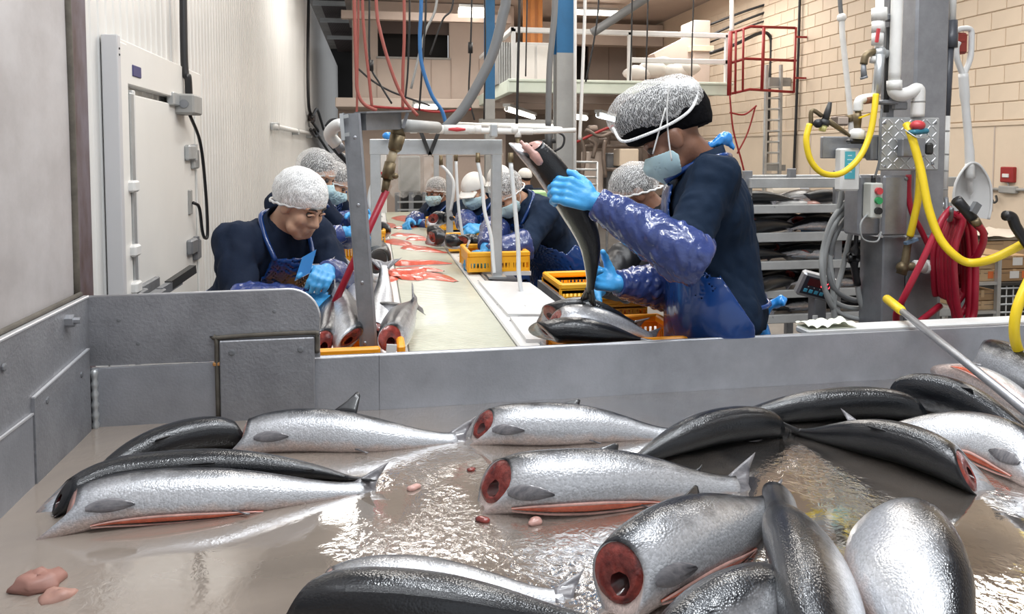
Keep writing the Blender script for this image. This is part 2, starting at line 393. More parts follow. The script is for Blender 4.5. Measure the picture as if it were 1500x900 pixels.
# ceiling: pale ceiling over the room, dark deck beyond the left wall
ce = struct('ceiling', MB().span((-.6, 1.9, 4.72), (6.9, 19.6, 4.85)).span((-1.4, -2.6, 4.72), (6.9, 1.9, 4.85)), BEIGE)
dk = struct('ceiling_deck', MB().span((-3, 1.9, 5.3), (-.6, 28, 5.4)), DECK)
for i in range(26): obj('deck_rib', MB().span((-1.29+i*.028, 16, 5.2), (-1.275+i*.028, 28, 5.3)), DKBROWN, dk)
for y in (18.2, 20.5, 23.5): obj('joist', MB().span((-1.4, y, 5.0), (-.45, y+.12, 5.1)), GREYC, dk)
struct('trim_2', MB().span((-.6, 14.4, 4.05), (2.6, 14.55, 4.2)), PINKB)
struct('trim_3', MB().span((-.6, 12.9, 4.42), (2.8, 13.05, 4.52)), BEIGE)
struct('trim_4', MB().span((3.4, 17.2, 4.1), (6.8, 17.5, 4.6)), BEIGE)

# ---------------------------------------------------------------- cold-store door in the left wall
d1 = struct('door_1', MB().span((XW, 4.30, .1), (XW+.045, 5.62, 1.86), .008), DOORW)
obj('door_casing', MB().span((XW, 3.97, 0), (XW+.07, 4.12, 2.10), .006).span((XW, 5.66, 0), (XW+.05, 5.80, 2.10), .006).span((XW, 3.97, 1.90), (XW+.06, 5.80, 2.12), .006), DOORW, d1)
obj('edge_channel', MB().span((XW+.0, 3.955, 0), (XW+.075, 4.0, 2.125), .004), M('pale_channel', (.60, .60, .62), .45, .2), d1)
obj('hinge_strip', MB().span((XW, 4.15, .1), (XW+.07, 4.21, 1.86), .006), ALU, d1)
obj('gasket', MB().span((XW, 4.245, .08), (XW+.055, 4.285, 1.88), .006), WHITE, d1)
for z in (1.38, 1.05, .86): obj('bracket', MB().span((XW+.02, 4.08, z-.03), (XW+.10, 4.17, z+.03), .01), WHITE, d1)
for z in (2.06, 2.03): obj('screw', screw((XW+.075, 3.978, z), (1, 0, 0), .006), BLACK, d1)
obj('badge', MB().span((XW+.058, 4.22, 1.95), (XW+.066, 4.36, 2.01), .004), M('navy_badge', (.05, .05, .16), .4), d1)
for z in (1.56, .92):
    h = MB().span((XW+.04, 5.33, z-.06), (XW+.085, 5.50, z+.045), .012).span((XW+.04, 5.50, z-.12), (XW+.075, 5.64, z+.02), .01)
    h.tube([(XW+.07, 5.51, z-.06), (XW+.07, 5.51, z+.05)], .02, 10)
    hg = obj('hinge', h, ALU if z > 1 else STEELD, d1)
hd = MB().span((XW+.04, 4.12, .73), (XW+.10, 4.27, .83), .008).span((XW+.09, 4.15, .75), (XW+.15, 4.42, .80), .008)
hd.bar((XW+.12, 4.40, .78), (XW+.17, 4.62, .81), .035, .05).span((XW+.04, 4.28, .70), (XW+.07, 4.60, .84), .006).tube([(XW+.09, 4.2, .74), (XW+.09, 4.2, .66)], .02, 10)
obj('latch', hd, STEELD, d1); obj('latch_grip', MB().bar((XW+.14, 4.50, .80), (XW+.21, 4.78, .85), .04, .05), BLACKM, d1)
obj('handle_plate', MB().span((XW+.04, 5.40, 1.13), (XW+.06, 5.47, 1.30), .006), GREYC, d1)
# switch box and cable above the door
t = base('switch_box', 'small grey electrical box above the freezer door corner', 'box', (XW, 5.16, 1.8))
obj('box_body', MB().span((XW+.03, 5.12, 1.80), (XW+.16, 5.36, 1.93), .012), GREYC, t, 45)
obj('cover_plate', MB().span((XW+.03, 4.98, 1.85), (XW+.075, 5.13, 1.93), .006), ALU, t, 45)
obj('knockout', MB().tube([(XW+.1, 5.125, 1.865), (XW+.1, 5.112, 1.865)], .028, 12), STEELD, t, 45)
yb = 5.25
hose('drop_cable', [(XW+.07, 5.30, 4.66), (XW+.07, 5.30, 3.0), (XW+.07, 5.28, 2.15), (XW+.09, 5.28, 2.05), (XW+.09, 5.30, 1.92)], .024, BLACK, 'thick black cable dropping from the ceiling into the box over the freezer door', 'cable')
hose('loop_cable', [(XW+.09, 5.3, 1.81), (XW+.10, 5.55, 1.62), (XW+.10, 5.68, 1.30), (XW+.10, 5.72, .98), (XW+.09, 5.68, .94), (XW+.09, 5.60, 1.0), (XW+.09, 5.52, 1.17), (XW+.07, 5.44, 1.21)], .011, BLACK, 'thin black cable looping from the switch box to the door handle plate', 'cable')
t = base('wall_pipe', 'horizontal white conduit pipe running along the left wall', 'pipe', (XW+.05, 10, 1.87))
obj('pipe_run', MB().tube([(XW+.06, 9.9, 1.885), (XW+.06, 18, 1.95)], .035, 10), WHITE, t, True)
for y in (9.95, 12.5, 15): obj('clamp', MB().span((XW-.01, y, 1.84), (XW+.10, y+.06, 1.94), .01), ALU, t)
hose('wall_cable', [Wx(452, 0, XW+.06), Wx(451, 90, XW+.06), Wx(452, 150, XW+.06), Wx(455, 168, XW+.06)], .03, BLACK, 'thin dark cable running down the far end of the left wall', 'cable')
t = base('outlet_box', 'dark outlet box with tangled cords at the far end of the left wall', 'box', Wx(457, 172, XW+.06))
c = Wx(457, 172, XW+.06); obj('box_body', MB().box(c, (.1, .5, .16), None, .02), DKBROWN, t, 45)
for k, P_ in enumerate(([(457, 172), (464, 160), (470, 176), (474, 190)], [(457, 178), (466, 192), (462, 200), (455, 190)], [(460, 190), (473, 210), (485, 228), (492, 236)])):
    obj('cord', MB().tube(cr([Wx(a, b, XW+.12) for a, b in P_]), .03, 6), BLACK, t, True)

# ================================================================ THE FISH TROUGH
ZT, YT, XL = .75, 2.31, -.81
tr = base('fish_trough', 'large worn stainless steel trough holding water and whole salmon', 'trough', (.8, 1.4, 0))
obj('tray_bottom', MB().span((XL-.01, .35, ZT-.02), (2.75, YT+.01, ZT)), TRAYM, tr)
obj('back_panel', MB().span((-.225, YT, ZT), (.0045, YT+.012, .928)), TROUGHM, tr)
obj('back_panel', MB().span((.006, YT, ZT), (2.75, YT+.012, .928)), TROUGHM, tr)
obj('panel_seam', MB().span((.004, YT+.004, ZT), (.0065, YT+.0115, .92)), STEELD, tr)
obj('rolled_lip', MB().span((-.225, YT+.0125, .912), (2.75, YT+.03, .931), .004), STEEL, tr)
pl = [(-.81, .94), (-.81, 1.138)]+[(-.26+.09*math.sin(a), 1.052+.09*math.cos(a)) for a in np.linspace(0, PI/2, 9)]+[(-.17, .935)]
ep = obj('end_plate', MB().prism(pl, (0, YT-.006, 0), (1, 0, 0), (0, 0, 1), (0, 1, 0), .012), TROUGHW, tr)
obj('plate_edge', MB().tube([(p[0], YT+.0, p[1]+.001) for p in pl[1:-1]], .004, 6), EDGE, ep, True)
obj('lower_plate', MB().span((XL, YT-.004, ZT), (-.44, YT+.01, .933), .002), TROUGHM, tr)
ap = obj('access_plate', MB().span((-.455, YT-.022, ZT+.001), (-.185, YT-.008, 1.0), .003), TROUGHW, tr)
for x in (-.42, -.225): obj('screw', screw((x, YT-.022, .965), (0, -1, 0), .010, .003), STEELD, ap)
obj('sealant', MB().tube(cr([(-.463, YT-.012, .76), (-.463, YT-.012, .99), (-.455, YT-.012, 1.008), (-.2, YT-.012, 1.012), (-.178, YT-.012, 1.0), (-.178, YT-.012, .95)], 5), .007, 6), WEAR, ap, True)
obj('weld_patch', MB().span((-.475, YT-.018, .925), (-.45, YT-.006, .936), .002), M('orange_sealant', (.42, .20, .06), .6), ap)
obj('corner_weld', MB().tube(cr([(XL+.012, YT-.010, ZT+k*.03) for k in range(7)], 3), [.007+.002*(k % 3) for k in range(19)], 8), ALU, tr, True)
obj('left_plate', MB().span((XL-.012, .4, ZT), (XL, YT, 1.138), .002), TROUGHW, tr)
obj('left_edge', MB().span((XL-.014, .4, 1.136), (XL+.002, YT, 1.144), .002), EDGE, tr)
obj('left_patch', MB().prism([(1.93, ZT+.004), (2.28, ZT+.004), (2.28, .995), (1.93, .968)], (XL+.0, 0, 0), (0, 1, 0), (0, 0, 1), (1, 0, 0), .008), TROUGHW, tr)
obj('patch_edge', MB().bar((XL+.005, 1.93, .969), (XL+.005, 2.28, .996), .008, .004), EDGE, tr)
obj('lower_left_plate', MB().span((XL-.001, .4, ZT+.002), (XL+.005, 1.927, .93), .002), TROUGHM, tr)
obj('plate_seam', MB().span((XL+.001, .4, .929), (XL+.007, 1.927, .934)), EDGE, tr)
for y, z in ((2.0, .94), (2.22, .94), (1.62, .87), (1.8, 1.08)): obj('screw', screw((XL+(.008 if z < 1 and y > 1.9 else .004), y, z), (1, 0, 0), .009, .003), STEELD, tr)
obj('bolt', MB().tube([(XL, 2.15, 1.105), (XL+.02, 2.15, 1.105)], .017, 6).tube([(XL+.018, 2.15, 1.105), (XL+.035, 2.15, 1.105)], .009, 8), STEEL, tr)
for x, z in ((-.73, 1.07), (-.3, 1.08), (-.68, 1.0)): obj('rivet', screw((x, YT-.006, z), (0, -1, 0), .006, .002), STEELD, tr)
obj('right_panel', MB().span((2.738, .4, ZT), (2.75, YT, .928)), TROUGHM, tr)
for x in (-.6, .9, 2.6):
    for y in (.5, 2.2): obj('leg', MB().span((x-.03, y-.03, 0), (x+.03, y+.03, ZT-.02)), STEEL, tr)
# water film on the tray: clear to the right, silty in the left corner
wm = bpy.data.materials.new('trough_water'); wm.use_nodes = True; nt = wm.node_tree; b = nt.nodes['Principled BSDF']; out = nt.nodes['Material Output']; L = nt.links.new
b.inputs['Base Color'].default_value = (.25, .21, .178, 1); b.inputs['Roughness'].default_value = .05; b.inputs['Specular IOR Level'].default_value = .6
tc = nt.nodes.new('ShaderNodeTexCoord')
n1 = nt.nodes.new('ShaderNodeTexNoise'); n1.inputs['Scale'].default_value = 2.6; n1.inputs['Detail'].default_value = 7; n1.inputs['Distortion'].default_value = .8; L(tc.outputs['Object'], n1.inputs['Vector'])
sx = nt.nodes.new('ShaderNodeSeparateXYZ'); L(tc.outputs['Object'], sx.inputs[0])
mr = nt.nodes.new('ShaderNodeMapRange'); L(sx.outputs[0], mr.inputs[0]); mr.inputs[1].default_value = -.85; mr.inputs[2].default_value = .75; mr.inputs[3].default_value = 1.0; mr.inputs[4].default_value = .1
ad = nt.nodes.new('ShaderNodeMath'); ad.operation = 'MULTIPLY_ADD'; ad.inputs[1].default_value = .9; ad.use_clamp = True
sb = nt.nodes.new('ShaderNodeMath'); sb.operation = 'SUBTRACT'; sb.inputs[1].default_value = .45
L(n1.outputs[0], sb.inputs[0]); L(sb.outputs[0], ad.inputs[0]); L(mr.outputs[0], ad.inputs[2])
tr2 = nt.nodes.new('ShaderNodeBsdfTransparent'); gl = nt.nodes.new('ShaderNodeBsdfGlossy'); gl.inputs['Roughness'].default_value = .04
fr = nt.nodes.new('ShaderNodeFresnel'); fr.inputs[0].default_value = 1.33
m1 = nt.nodes.new('ShaderNodeMixShader'); L(fr.outputs[0], m1.inputs[0]); L(tr2.outputs[0], m1.inputs[1]); L(gl.outputs[0], m1.inputs[2])
m2 = nt.nodes.new('ShaderNodeMixShader'); L(ad.outputs[0], m2.inputs[0]); L(m1.outputs[0], m2.inputs[1]); L(b.outputs[0], m2.inputs[2]); L(m2.outputs[0], out.inputs[0])
nb1 = nt.nodes.new('ShaderNodeTexNoise'); nb1.inputs['Scale'].default_value = 42; nb1.inputs['Detail'].default_value = 4; nb1.inputs['Distortion'].default_value = 1.2; L(tc.outputs['Object'], nb1.inputs['Vector'])
nb2 = nt.nodes.new('ShaderNodeTexNoise'); nb2.inputs['Scale'].default_value = 3; L(tc.outputs['Object'], nb2.inputs['Vector'])
mrs = nt.nodes.new('ShaderNodeMapRange'); L(nb2.outputs[0], mrs.inputs[0]); mrs.inputs[1].default_value = .45; mrs.inputs[2].default_value = .66; mrs.inputs[3].default_value = .01; mrs.inputs[4].default_value = .17
bp = nt.nodes.new('ShaderNodeBump'); bp.inputs['Distance'].default_value = .02; L(mrs.outputs[0], bp.inputs['Strength']); L(nb1.outputs[0], bp.inputs['Height'])
for q in (b, gl, fr): L(bp.outputs[0], q.inputs['Normal'])
gx, gy = np.meshgrid(np.linspace(XL+.002, 2.74, 90), np.linspace(.4, YT-.001, 50), indexing='ij')
gz = ZT+.010+.0005*np.sin(gx*21+gy*9)*np.sin(gy*17-gx*6)+.0003*np.sin(gx*43-gy*31)
wt = obj('water', MB().grid(np.stack([gx, gy, gz], -1)), wm, None, True)
wt.data.flip_normals() if False else None
tag(wt, 'shallow murky water lying in the steel fish trough', 'water'); wt['kind'] = 'stuff'
# ================================================================ SALMON
TK = [0, .04, .10, .2, .32, .45, .58, .70, .80, .88, .94]
HK = [.79, .86, .93, .99, 1.0, .95, .80, .60, .42, .315, .33]
WK = [.68, .80, .90, .99, 1.0, .96, .82, .60, .38, .22, .14]
def prof(K, t):
    tt = np.linspace(0, .94, 200); y = np.interp(tt, TK, K); k = np.ones(15)/15
    y = np.convolve(np.pad(y, 7, 'edge'), k, 'valid'); return np.interp(t, tt, y)
class Frame:
    def __init__(s, pts, dorsal):
        P = cr(pts, 24); seg = np.r_[0, np.cumsum(np.linalg.norm(np.diff(P, axis=0), axis=1))]
        s.L = seg[-1]; s.u = seg/seg[-1]; s.P = P
        T = np.gradient(P, axis=0); T /= np.linalg.norm(T, axis=1)[:, None]; s.T = T
        d = np.asarray(dorsal, float)
        dd = d[None, :].repeat(len(P), 0) if d.ndim == 1 else np.array([np.interp(s.u, np.linspace(0, 1, len(d)), d[:, k]) for k in range(3)]).T
        D = dd-T*(dd*T).sum(1)[:, None]; s.D = D/np.linalg.norm(D, axis=1)[:, None]; s.S = np.cross(T, s.D)
    def at(s, t, y, z):
        t, y, z = np.broadcast_arrays(*(np.asarray(q, float) for q in (t, y, z))); tc = np.clip(t, 0, 1)
        I = lambda Q: np.stack([np.interp(tc, s.u, Q[:, k]) for k in range(3)], -1)
        return I(s.P)+I(s.T)*((t-tc)*s.L)[..., None]+I(s.S)*y[..., None]+I(s.D)*z[..., None]
def fish(label, pts, dorsal, H=.076, W=.047, mat=None, slit=None, side=1, tail=True, cut=True, group=None, floor=None, name='salmon', collar=.05, nt=34, na=28, fins='pdaxv', cutmat=None, tailspread=1.0, findark=False, parts=True, tailcurl=0., cuttilt=.9, minh=0.):
    """a headless salmon lying along pts (head end first); dorsal: where its back points; side: which flank shows its fin (+1 / -1)"""
    fr = Frame(pts, dorsal); Ls = fr.L; mat = mat or FISH
    t0 = fr.P.mean(0); root = base(name, label, 'fish', (t0[0], t0[1], floor if floor is not None else fr.P[:, 2].min()-W), group)
    t = np.linspace(0, .93, nt); a = np.linspace(0, 2*PI, na, endpoint=False)
    hz = H*np.maximum(prof(HK, t), minh); wy = W*np.maximum(prof(WK, t), minh)
    ca, sa = np.cos(a), np.sin(a)
    # belly a little keeled, flank full
    cz = np.sign(ca)*np.abs(ca)**.95
    Tg = t[:, None]+0*a
    fade = np.clip(1-t/.12, 0, 1)[:, None]**1.2
    Tg = Tg-(collar/Ls)*fade*np.clip(-ca, 0, 1)[None, :]**1.6+.018*fade*np.clip(ca, 0, 1)[None, :]+cuttilt*(wy[0]/Ls)*fade*sa[None, :]*side
    Y = wy[:, None]*sa[None, :]; Z = hz[:, None]*cz[None, :]
    G = fr.at(Tg, Y, Z)
    m = MB(); v = [tuple(p) for p in G.reshape(-1, 3)]; f = [(i*na+j, (i+1)*na+j, (i+1)*na+(j+1) % na, i*na+(j+1) % na) for i in range(nt-1) for j in range(na)]
    uv = np.stack([Tg*Ls, (a[None, :]-PI)*H*1.0+0*Tg, ca[None, :]+0*Tg], -1).reshape(-1, 3)
    # tail root closes
    v.append(tuple(fr.at(.945, 0, 0))); uv = np.vstack([uv, [Ls*.94, 0, .2]]); f += [((nt-1)*na+j, len(v)-1, (nt-1)*na+(j+1) % na) for j in range(na)]
    # rim of the cut, then the meat
    def ring(sc, dx, zc=.18, zr=.82):
        z = hz[0]*(zc+zr*sc*cz)*1.0; y = wy[0]*sc*sa*.97
        tx = dx-(collar/Ls)*.30*np.clip(-z/hz[0], 0, 1)**1.6+.018*np.clip(z/hz[0], 0, 1)+cuttilt*(wy[0]/Ls)*sc*sa*side
        return fr.at(tx, y, z)
    gn = 1+.045*np.sin(a*3+Ls*90)+.035*np.sin(a*7+Ls*50); R1 = ring(.93, .006); o = len(v); v += [tuple(p) for p in R1]; f += [(j, (j+1) % na, o+(j+1) % na, o+j) for j in range(na)]
    uv = np.vstack([uv, np.stack([np.zeros(na), (a-PI)*H, np.full(na, -1.)], -1)])
    m.add(v, f); body = obj('body', m, mat, root, True)
    at = body.data.attributes.new('fishuv', 'FLOAT_VECTOR', 'POINT'); at.data.foreach_set('vector', uv.astype(np.float32).ravel())
    if cut:
        m = MB(); hz0 = -.06; rings = [R1, ring(.80*gn, -.004), ring(.58*gn, -.010, .08), ring(.36*gn, -.004, hz0)]
        for q in rings: m.v += [tuple(p) for p in q]
        m.f += [(i*na+j, i*na+(j+1) % na, (i+1)*na+(j+1) % na, (i+1)*na+j) for i in range(3) for j in range(na)]
        cf = obj('cut_face', m, cutmat or FLESH, root, True)
        m = MB(); r2 = [ring(.36*gn, -.004, hz0), ring(.30*gn, .03, hz0), ring(.02, .05, hz0)]
        for q in r2: m.v += [tuple(p) for p in q]
        m.f += [(i*na+j, i*na+(j+1) % na, (i+1)*na+(j+1) % na, (i+1)*na+j) for i in range(2) for j in range(na)]
        obj('gut_cavity', m, CAVITY, cf, True)
    if slit is not None:
        # the opened belly: a red groove between two pale lips
        ts = np.linspace(.06, .60, 22); ww = np.sin(np.linspace(.12, PI, 22))**.6
        for nm, mt, k, off, lift in (('belly_cut', SLIT, .17, 0, .0015), ('belly_lip', FLESHP, .06, .22, .004), ('belly_lip', FLESHP, .06, -.22, .004)):
            g = []
            for u in np.linspace(-1, 1, 5):
                ang = PI-slit*side+(off+u*k)*ww; hh = H*prof(HK, ts); w2 = W*prof(WK, ts); bul = 1+(lift+.002*(1-u*u))/W
                g.append(fr.at(ts, w2*np.sin(ang)*bul, hh*np.sign(np.cos(ang))*np.abs(np.cos(ang))**.95*bul))
            m = MB().grid(np.array(g)); obj(nm, m, mt, root, True)
    fm = FIND if findark else FIN
    def fin(nm, tb, ang, ln, wd, sweep, out, mt=None, th=.0022):
        """fin root from tb to tb+wd along the body at angle ang, swept back by sweep, standing out by out"""
        g0, g1 = [], []
        nn = 7
        for i, q in enumerate(np.linspace(0, 1, 5)):
            row0, row1 = [], []
            for p in np.linspace(0, 1, nn):
                tt = tb+wd*p*(1-.45*q)+sweep*q*(1-.35*(p))
                rad = out*q*(.35+.65*math.sin(PI*(.25+.6*(1-p)))); h_, w_ = H*prof(HK, min(tt, .93)), W*prof(WK, min(tt, .93))
                s0 = W*prof(WK, tb+.02); 
                yy, zz = w_*math.sin(ang), h_*math.cos(ang); n2 = nrm((math.sin(ang)/w_, math.cos(ang)/h_))
                e = th*(1-q*.7)*(1-abs(2*p-1)**3*.8)+.0003
                lift = rad-.004*(1-q)+.004*q
                tn = np.array([n2[1], -n2[0]])
                row0.append((tt, yy+n2[0]*lift+tn[0]*e, zz+n2[1]*lift+tn[1]*e)); row1.append((tt, yy+n2[0]*lift-tn[0]*e, zz+n2[1]*lift-tn[1]*e))
            g0.append(row0); g1.append(row1)
        ga = np.array(g0); gb = np.array(g1)
        A0 = fr.at(ga[..., 0], ga[..., 1], ga[..., 2]); B0 = fr.at(gb[..., 0], gb[..., 1], gb[..., 2])
        m = MB().grid(A0).grid(B0[::-1]); r = 5; c = nn; o = r*c
        edge = [(0, j) for j in range(c)]+[(i, c-1) for i in range(1, r)]+[(r-1, j) for j in range(c-2, -1, -1)]+[(i, 0) for i in range(r-2, 0, -1)]
        ia = [i*c+j for i, j in edge]; ib = [o+(r-1-i)*c+j for i, j in edge]; n = len(edge)
        m.f += [(ia[k], ib[k], ib[(k+1) % n], ia[(k+1) % n]) for k in range(n)]
        return obj(nm, m, mt or fm, root, True)
    if 'p' in fins:
        ts = np.linspace(0, 1, 11); g = []; hw = .30*np.sin(PI*np.clip(ts*.93+.05, 0, 1))**.65*(1-.35*ts)
        for u in np.linspace(-1, 1, 7):
            ang = side*(PI*.64+hw*u+.10*ts); tt = .055+.150*ts; bul = 1+(.004+.006*ts*(1-ts)+.002*np.cos(u*9)*ts)/W*(1.15-abs(u)**3*.5)
            g.append(fr.at(tt, W*prof(WK, tt)*np.sin(ang)*bul, H*prof(HK, tt)*np.cos(ang)*bul))
        obj('pectoral_fin', MB().grid(np.array(g)), FIN, root, True)
    if 'P' in fins: fin('pectoral_fin', .035, side*PI*.66, .1, .04, .09, .045, FIN)
    if 'd' in fins: fin('dorsal_fin', .36, 0, .1, .11, .09, .013, FIND)
    if 'D' in fins: fin('dorsal_fin', .36, 0, .1, .11, .07, .058, FIND)
    if 'a' in fins: fin('adipose_fin', .76, 0, .03, .03, .04, .014, FIND)
    if 'x' in fins: fin('anal_fin', .67, PI, .1, .09, .05, .035)
    if 'v' in fins: fin('pelvic_fin', .48, side*PI*.86, .08, .03, .08, .012)
    if tail:
        m = MB(); nq = 6; npv = 13; ga = np.zeros((nq, npv, 3)); gb = ga.copy()
        for i, q in enumerate(np.linspace(0, 1, nq)):
            for j, p in enumerate(np.linspace(-1, 1, npv)):
                sp = (H*.31*(1-q)+tailspread*H*1.0*q**1.0)*p
                tt = .90+.135*q*(.55+.45*abs(p)**1.3)
                e = .006*(1-q)*(1-abs(p)**4*.7)+.0009; wv = tailcurl*q*q*.05+.004*math.sin(9*p)*q
                ga[i, j] = (tt, wv+e, sp); gb[i, j] = (tt, wv-e, sp)
        A0 = fr.at(ga[..., 0], ga[..., 1], ga[..., 2]); B0 = fr.at(gb[..., 0], gb[..., 1], gb[..., 2])
        if floor is not None:
            for Q in (A0, B0): Q[..., 2] = np.maximum(Q[..., 2], floor+.003)
        m.grid(A0).grid(B0[::-1]); r, c = nq, npv; o = r*c
        edge = [(0, j) for j in range(c)]+[(i, c-1) for i in range(1, r)]+[(r-1, j) for j in range(c-2, -1, -1)]+[(i, 0) for i in range(r-2, 0, -1)]
        ia = [i*c+j for i, j in edge]; ib = [o+(r-1-i)*c+j for i, j in edge]; n = len(edge)
        m.f += [(ia[k], ib[k], ib[(k+1) % n], ia[(k+1) % n]) for k in range(n)]
        obj('tail_fin', m, fm, root, True)
    return root
def lying(label, px, phi, H=.076, W=.048, z=ZT, lift=(0, 0), dorsal=None, **k):
    """px: photograph points along the middle of the fish, head first; phi: degrees its back tips away from the viewer"""
    if dorsal is not None: dorsal = nrm(dorsal); phi = math.degrees(math.acos(dorsal[2]))
    ph = math.radians(phi); ext = math.sqrt((H*math.cos(ph))**2+(W*math.sin(ph))**2)
    zc = z+ext*.8+max(lift)*.6
    g = cr([Wz(x, y, zc) for x, y in px], 10); n = len(g); t = np.linspace(0, 1, n)
    Hh, Ww = H*prof(HK, t), W*prof(WK, t)
    e = np.sqrt((Hh*math.cos(ph))**2+(Ww*math.sin(ph))**2)
    g[:, 2] = z+e+.002+lift[0]*(1-t)+lift[1]*t
    ax = nrm((g[-1]-g[0])*A(1, 1, 0)); away = A(-ax[1], ax[0], 0)
    if away@A(.18, .98, 0) < 0: away = -away
    sd = 1 if (np.cross(ax, A(0, 0, 1))@away) < 0 else -1
    if dorsal is None: dorsal = A(0, 0, 1)*math.cos(ph)+away*math.sin(ph)
    else: sd = k.pop('side', 1)
    ax2 = g[::max(1, n//8)]
    return fish(label, list(ax2[:-1])+[g[-1]] if not np.allclose(ax2[-1], g[-1]) else list(ax2), dorsal, H, W, side=sd, floor=z, **k)
TG = 'salmon in the steel trough'
lying('silver headless salmon with round red neck cut and orange belly slit, alone mid-trough', [(724, 714), (820, 715), (960, 701), (1106, 690)], 38, .071, .052, slit=.50, fins='pdaxv', group=TG, cuttilt=1.2)
lying('silver headless salmon against the trough back panel behind the slit-bellied middle fish', [(706, 627), (800, 628), (900, 624), (1010, 624)], 40, .060, .045, fins='pdxv', group=TG, cuttilt=1.1)
lying('silver salmon with black dorsal fin standing up against the trough back panel', [(358, 641), (450, 637), (560, 637), (690, 628)], 42, .059, .044, fins='pDxv', group=TG, cuttilt=.3, cutmat=FLESHP)
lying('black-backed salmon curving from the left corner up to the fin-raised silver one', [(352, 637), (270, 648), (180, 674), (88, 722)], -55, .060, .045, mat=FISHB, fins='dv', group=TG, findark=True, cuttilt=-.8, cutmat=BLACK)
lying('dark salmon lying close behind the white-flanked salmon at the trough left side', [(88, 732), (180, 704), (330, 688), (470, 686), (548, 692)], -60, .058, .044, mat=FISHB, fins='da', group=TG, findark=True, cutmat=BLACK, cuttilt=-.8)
lying('white-flanked headless salmon half in murky water at the trough left side', [(104, 750), (200, 737), (380, 719), (560, 697)], 46, .058, .046, slit=.30, fins='pxv', group=TG, cuttilt=.55, collar=.085, cutmat=FLESHP)
lying('dark-backed salmon with small grey side fin, its neck towards the long black one', [(1132, 622), (1050, 632), (970, 652), (895, 674)], -45, .060, .045, mat=FISHB, fins='p', group=TG, findark=True, cuttilt=-.7)
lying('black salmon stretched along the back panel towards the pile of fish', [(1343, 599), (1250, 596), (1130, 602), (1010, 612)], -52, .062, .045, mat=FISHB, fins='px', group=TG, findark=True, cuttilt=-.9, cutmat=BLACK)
lying('long black-backed salmon showing its scaly back, red neck cut facing the near right', [(1420, 694), (1330, 660), (1240, 636), (1150, 614)], -52, .070, .050, mat=FISHB, fins='pd', group=TG, findark=True, cuttilt=-1.0)
lying('silver salmon with open pink belly behind the long black-backed one', [(1530, 690), (1440, 652), (1350, 634), (1240, 618)], 50, .074, .048, slit=.42, fins='pxv', group=TG)
lying('glossy dark salmon at the right edge with pink gill flap behind its neck', [(1322, 574), (1400, 592), (1480, 622), (1570, 652)], -32, .066, .05, mat=FISHD, lift=(.01, .0), fins='d', group=TG, findark=True, cuttilt=-.9)
lying('pale-bellied salmon lying belly up behind the glossy dark one, right edge', [(1400, 556), (1450, 574), (1510, 600), (1590, 630)], 128, .064, .05, lift=(.02, .0), slit=.1, fins='p', group=TG)
lying('speckled silver salmon in the far right corner below the yellow hose', [(1436, 530), (1490, 552), (1560, 580), (1640, 606)], 15, .068, .052, lift=(.05, .03), mat=FISHM, fins='d', group=TG)
lying('near black salmon across the front of the trough', [(442, 886), (560, 891), (720, 893), (925, 887)], -48, .061, .05, mat=FISHB, fins='pv', group=TG, findark=True, cuttilt=-.8)
lying('pale salmon mostly hidden behind the near black salmon at the front', [(470, 868), (580, 864), (700, 864), (850, 858)], 64, .052, .036, fins='x', group=TG, cutmat=FLESHP)
lying('big silver salmon with a dark hole in its red neck cut, near right', [(908, 852), (985, 814), (1060, 768), (1150, 704)], 36, .078, .058, slit=.55, fins='pdxv', group=TG, cuttilt=.7, tailspread=.4)
lying('blue-black and silver salmon pointing away, between the two silver near fish', [(1216, 985), (1192, 865), (1162, 780), (1138, 696)], 0, .090, .060, dorsal=(-.62, .1, .78), side=-1, mat=FISHM, fins='pv', group=TG, tail=False, lift=(0, .008), minh=.50)
lying('broad silver salmon with pink collar at the lower right corner', [(1304, 776), (1322, 830), (1346, 895), (1385, 1020)], 0, .104, .062, dorsal=(.86, .12, .45), side=-1, mat=FISH, fins='', group=TG, cutmat=FLESHP, cuttilt=.2, minh=.5)
lying('dark speckled salmon with pink neck edge at the bottom centre', [(1152, 890), (1080, 922), (980, 965), (870, 1020)], 26, .072, .058, mat=FISHM, fins='', group=TG, cutmat=FLESHP)
# scraps on the tray
def scrap(px, py, r, label, mat=FLESH, z=ZT+.008):
    c = Wz(px, py, z); m = MB(); n = 12; m.sphere((0, 0, 0), (r, r*.8, r*.45), n)
    v = np.array(m.v); k = 1+.28*np.sin(v[:, 0]*140+px)*np.cos(v[:, 1]*170+py)+.1*RNG.normal(size=len(v))*.3
    m.v = [tuple(p) for p in v*k[:, None]+c+A(0, 0, r*.35)]
    return single('fish_scrap', m, mat, label, 'scrap', 'scraps of fish in the trough', True)
scrap(707, 765, .015, 'dark red scrap at the collar tip of the middle salmon'); scrap(783, 769, .017, 'pinkish triangular scrap under the belly of the middle salmon', FLESHP); scrap(690, 690, .012, 'small dark red scrap behind the neck cut of the middle salmon')
scrap(606, 718, .016, 'reddish scrap in the water left of the middle salmon', FLESHP); scrap(55, 868, .045, 'large brownish scrap under water in the near left', M('sunken_scrap', (.30, .15, .12), .5), ZT-.002); scrap(85, 884, .03, 'smaller brownish scrap beside the large sunken one', M('sunken_scrap_pale', (.36, .2, .16), .5), ZT-.002)
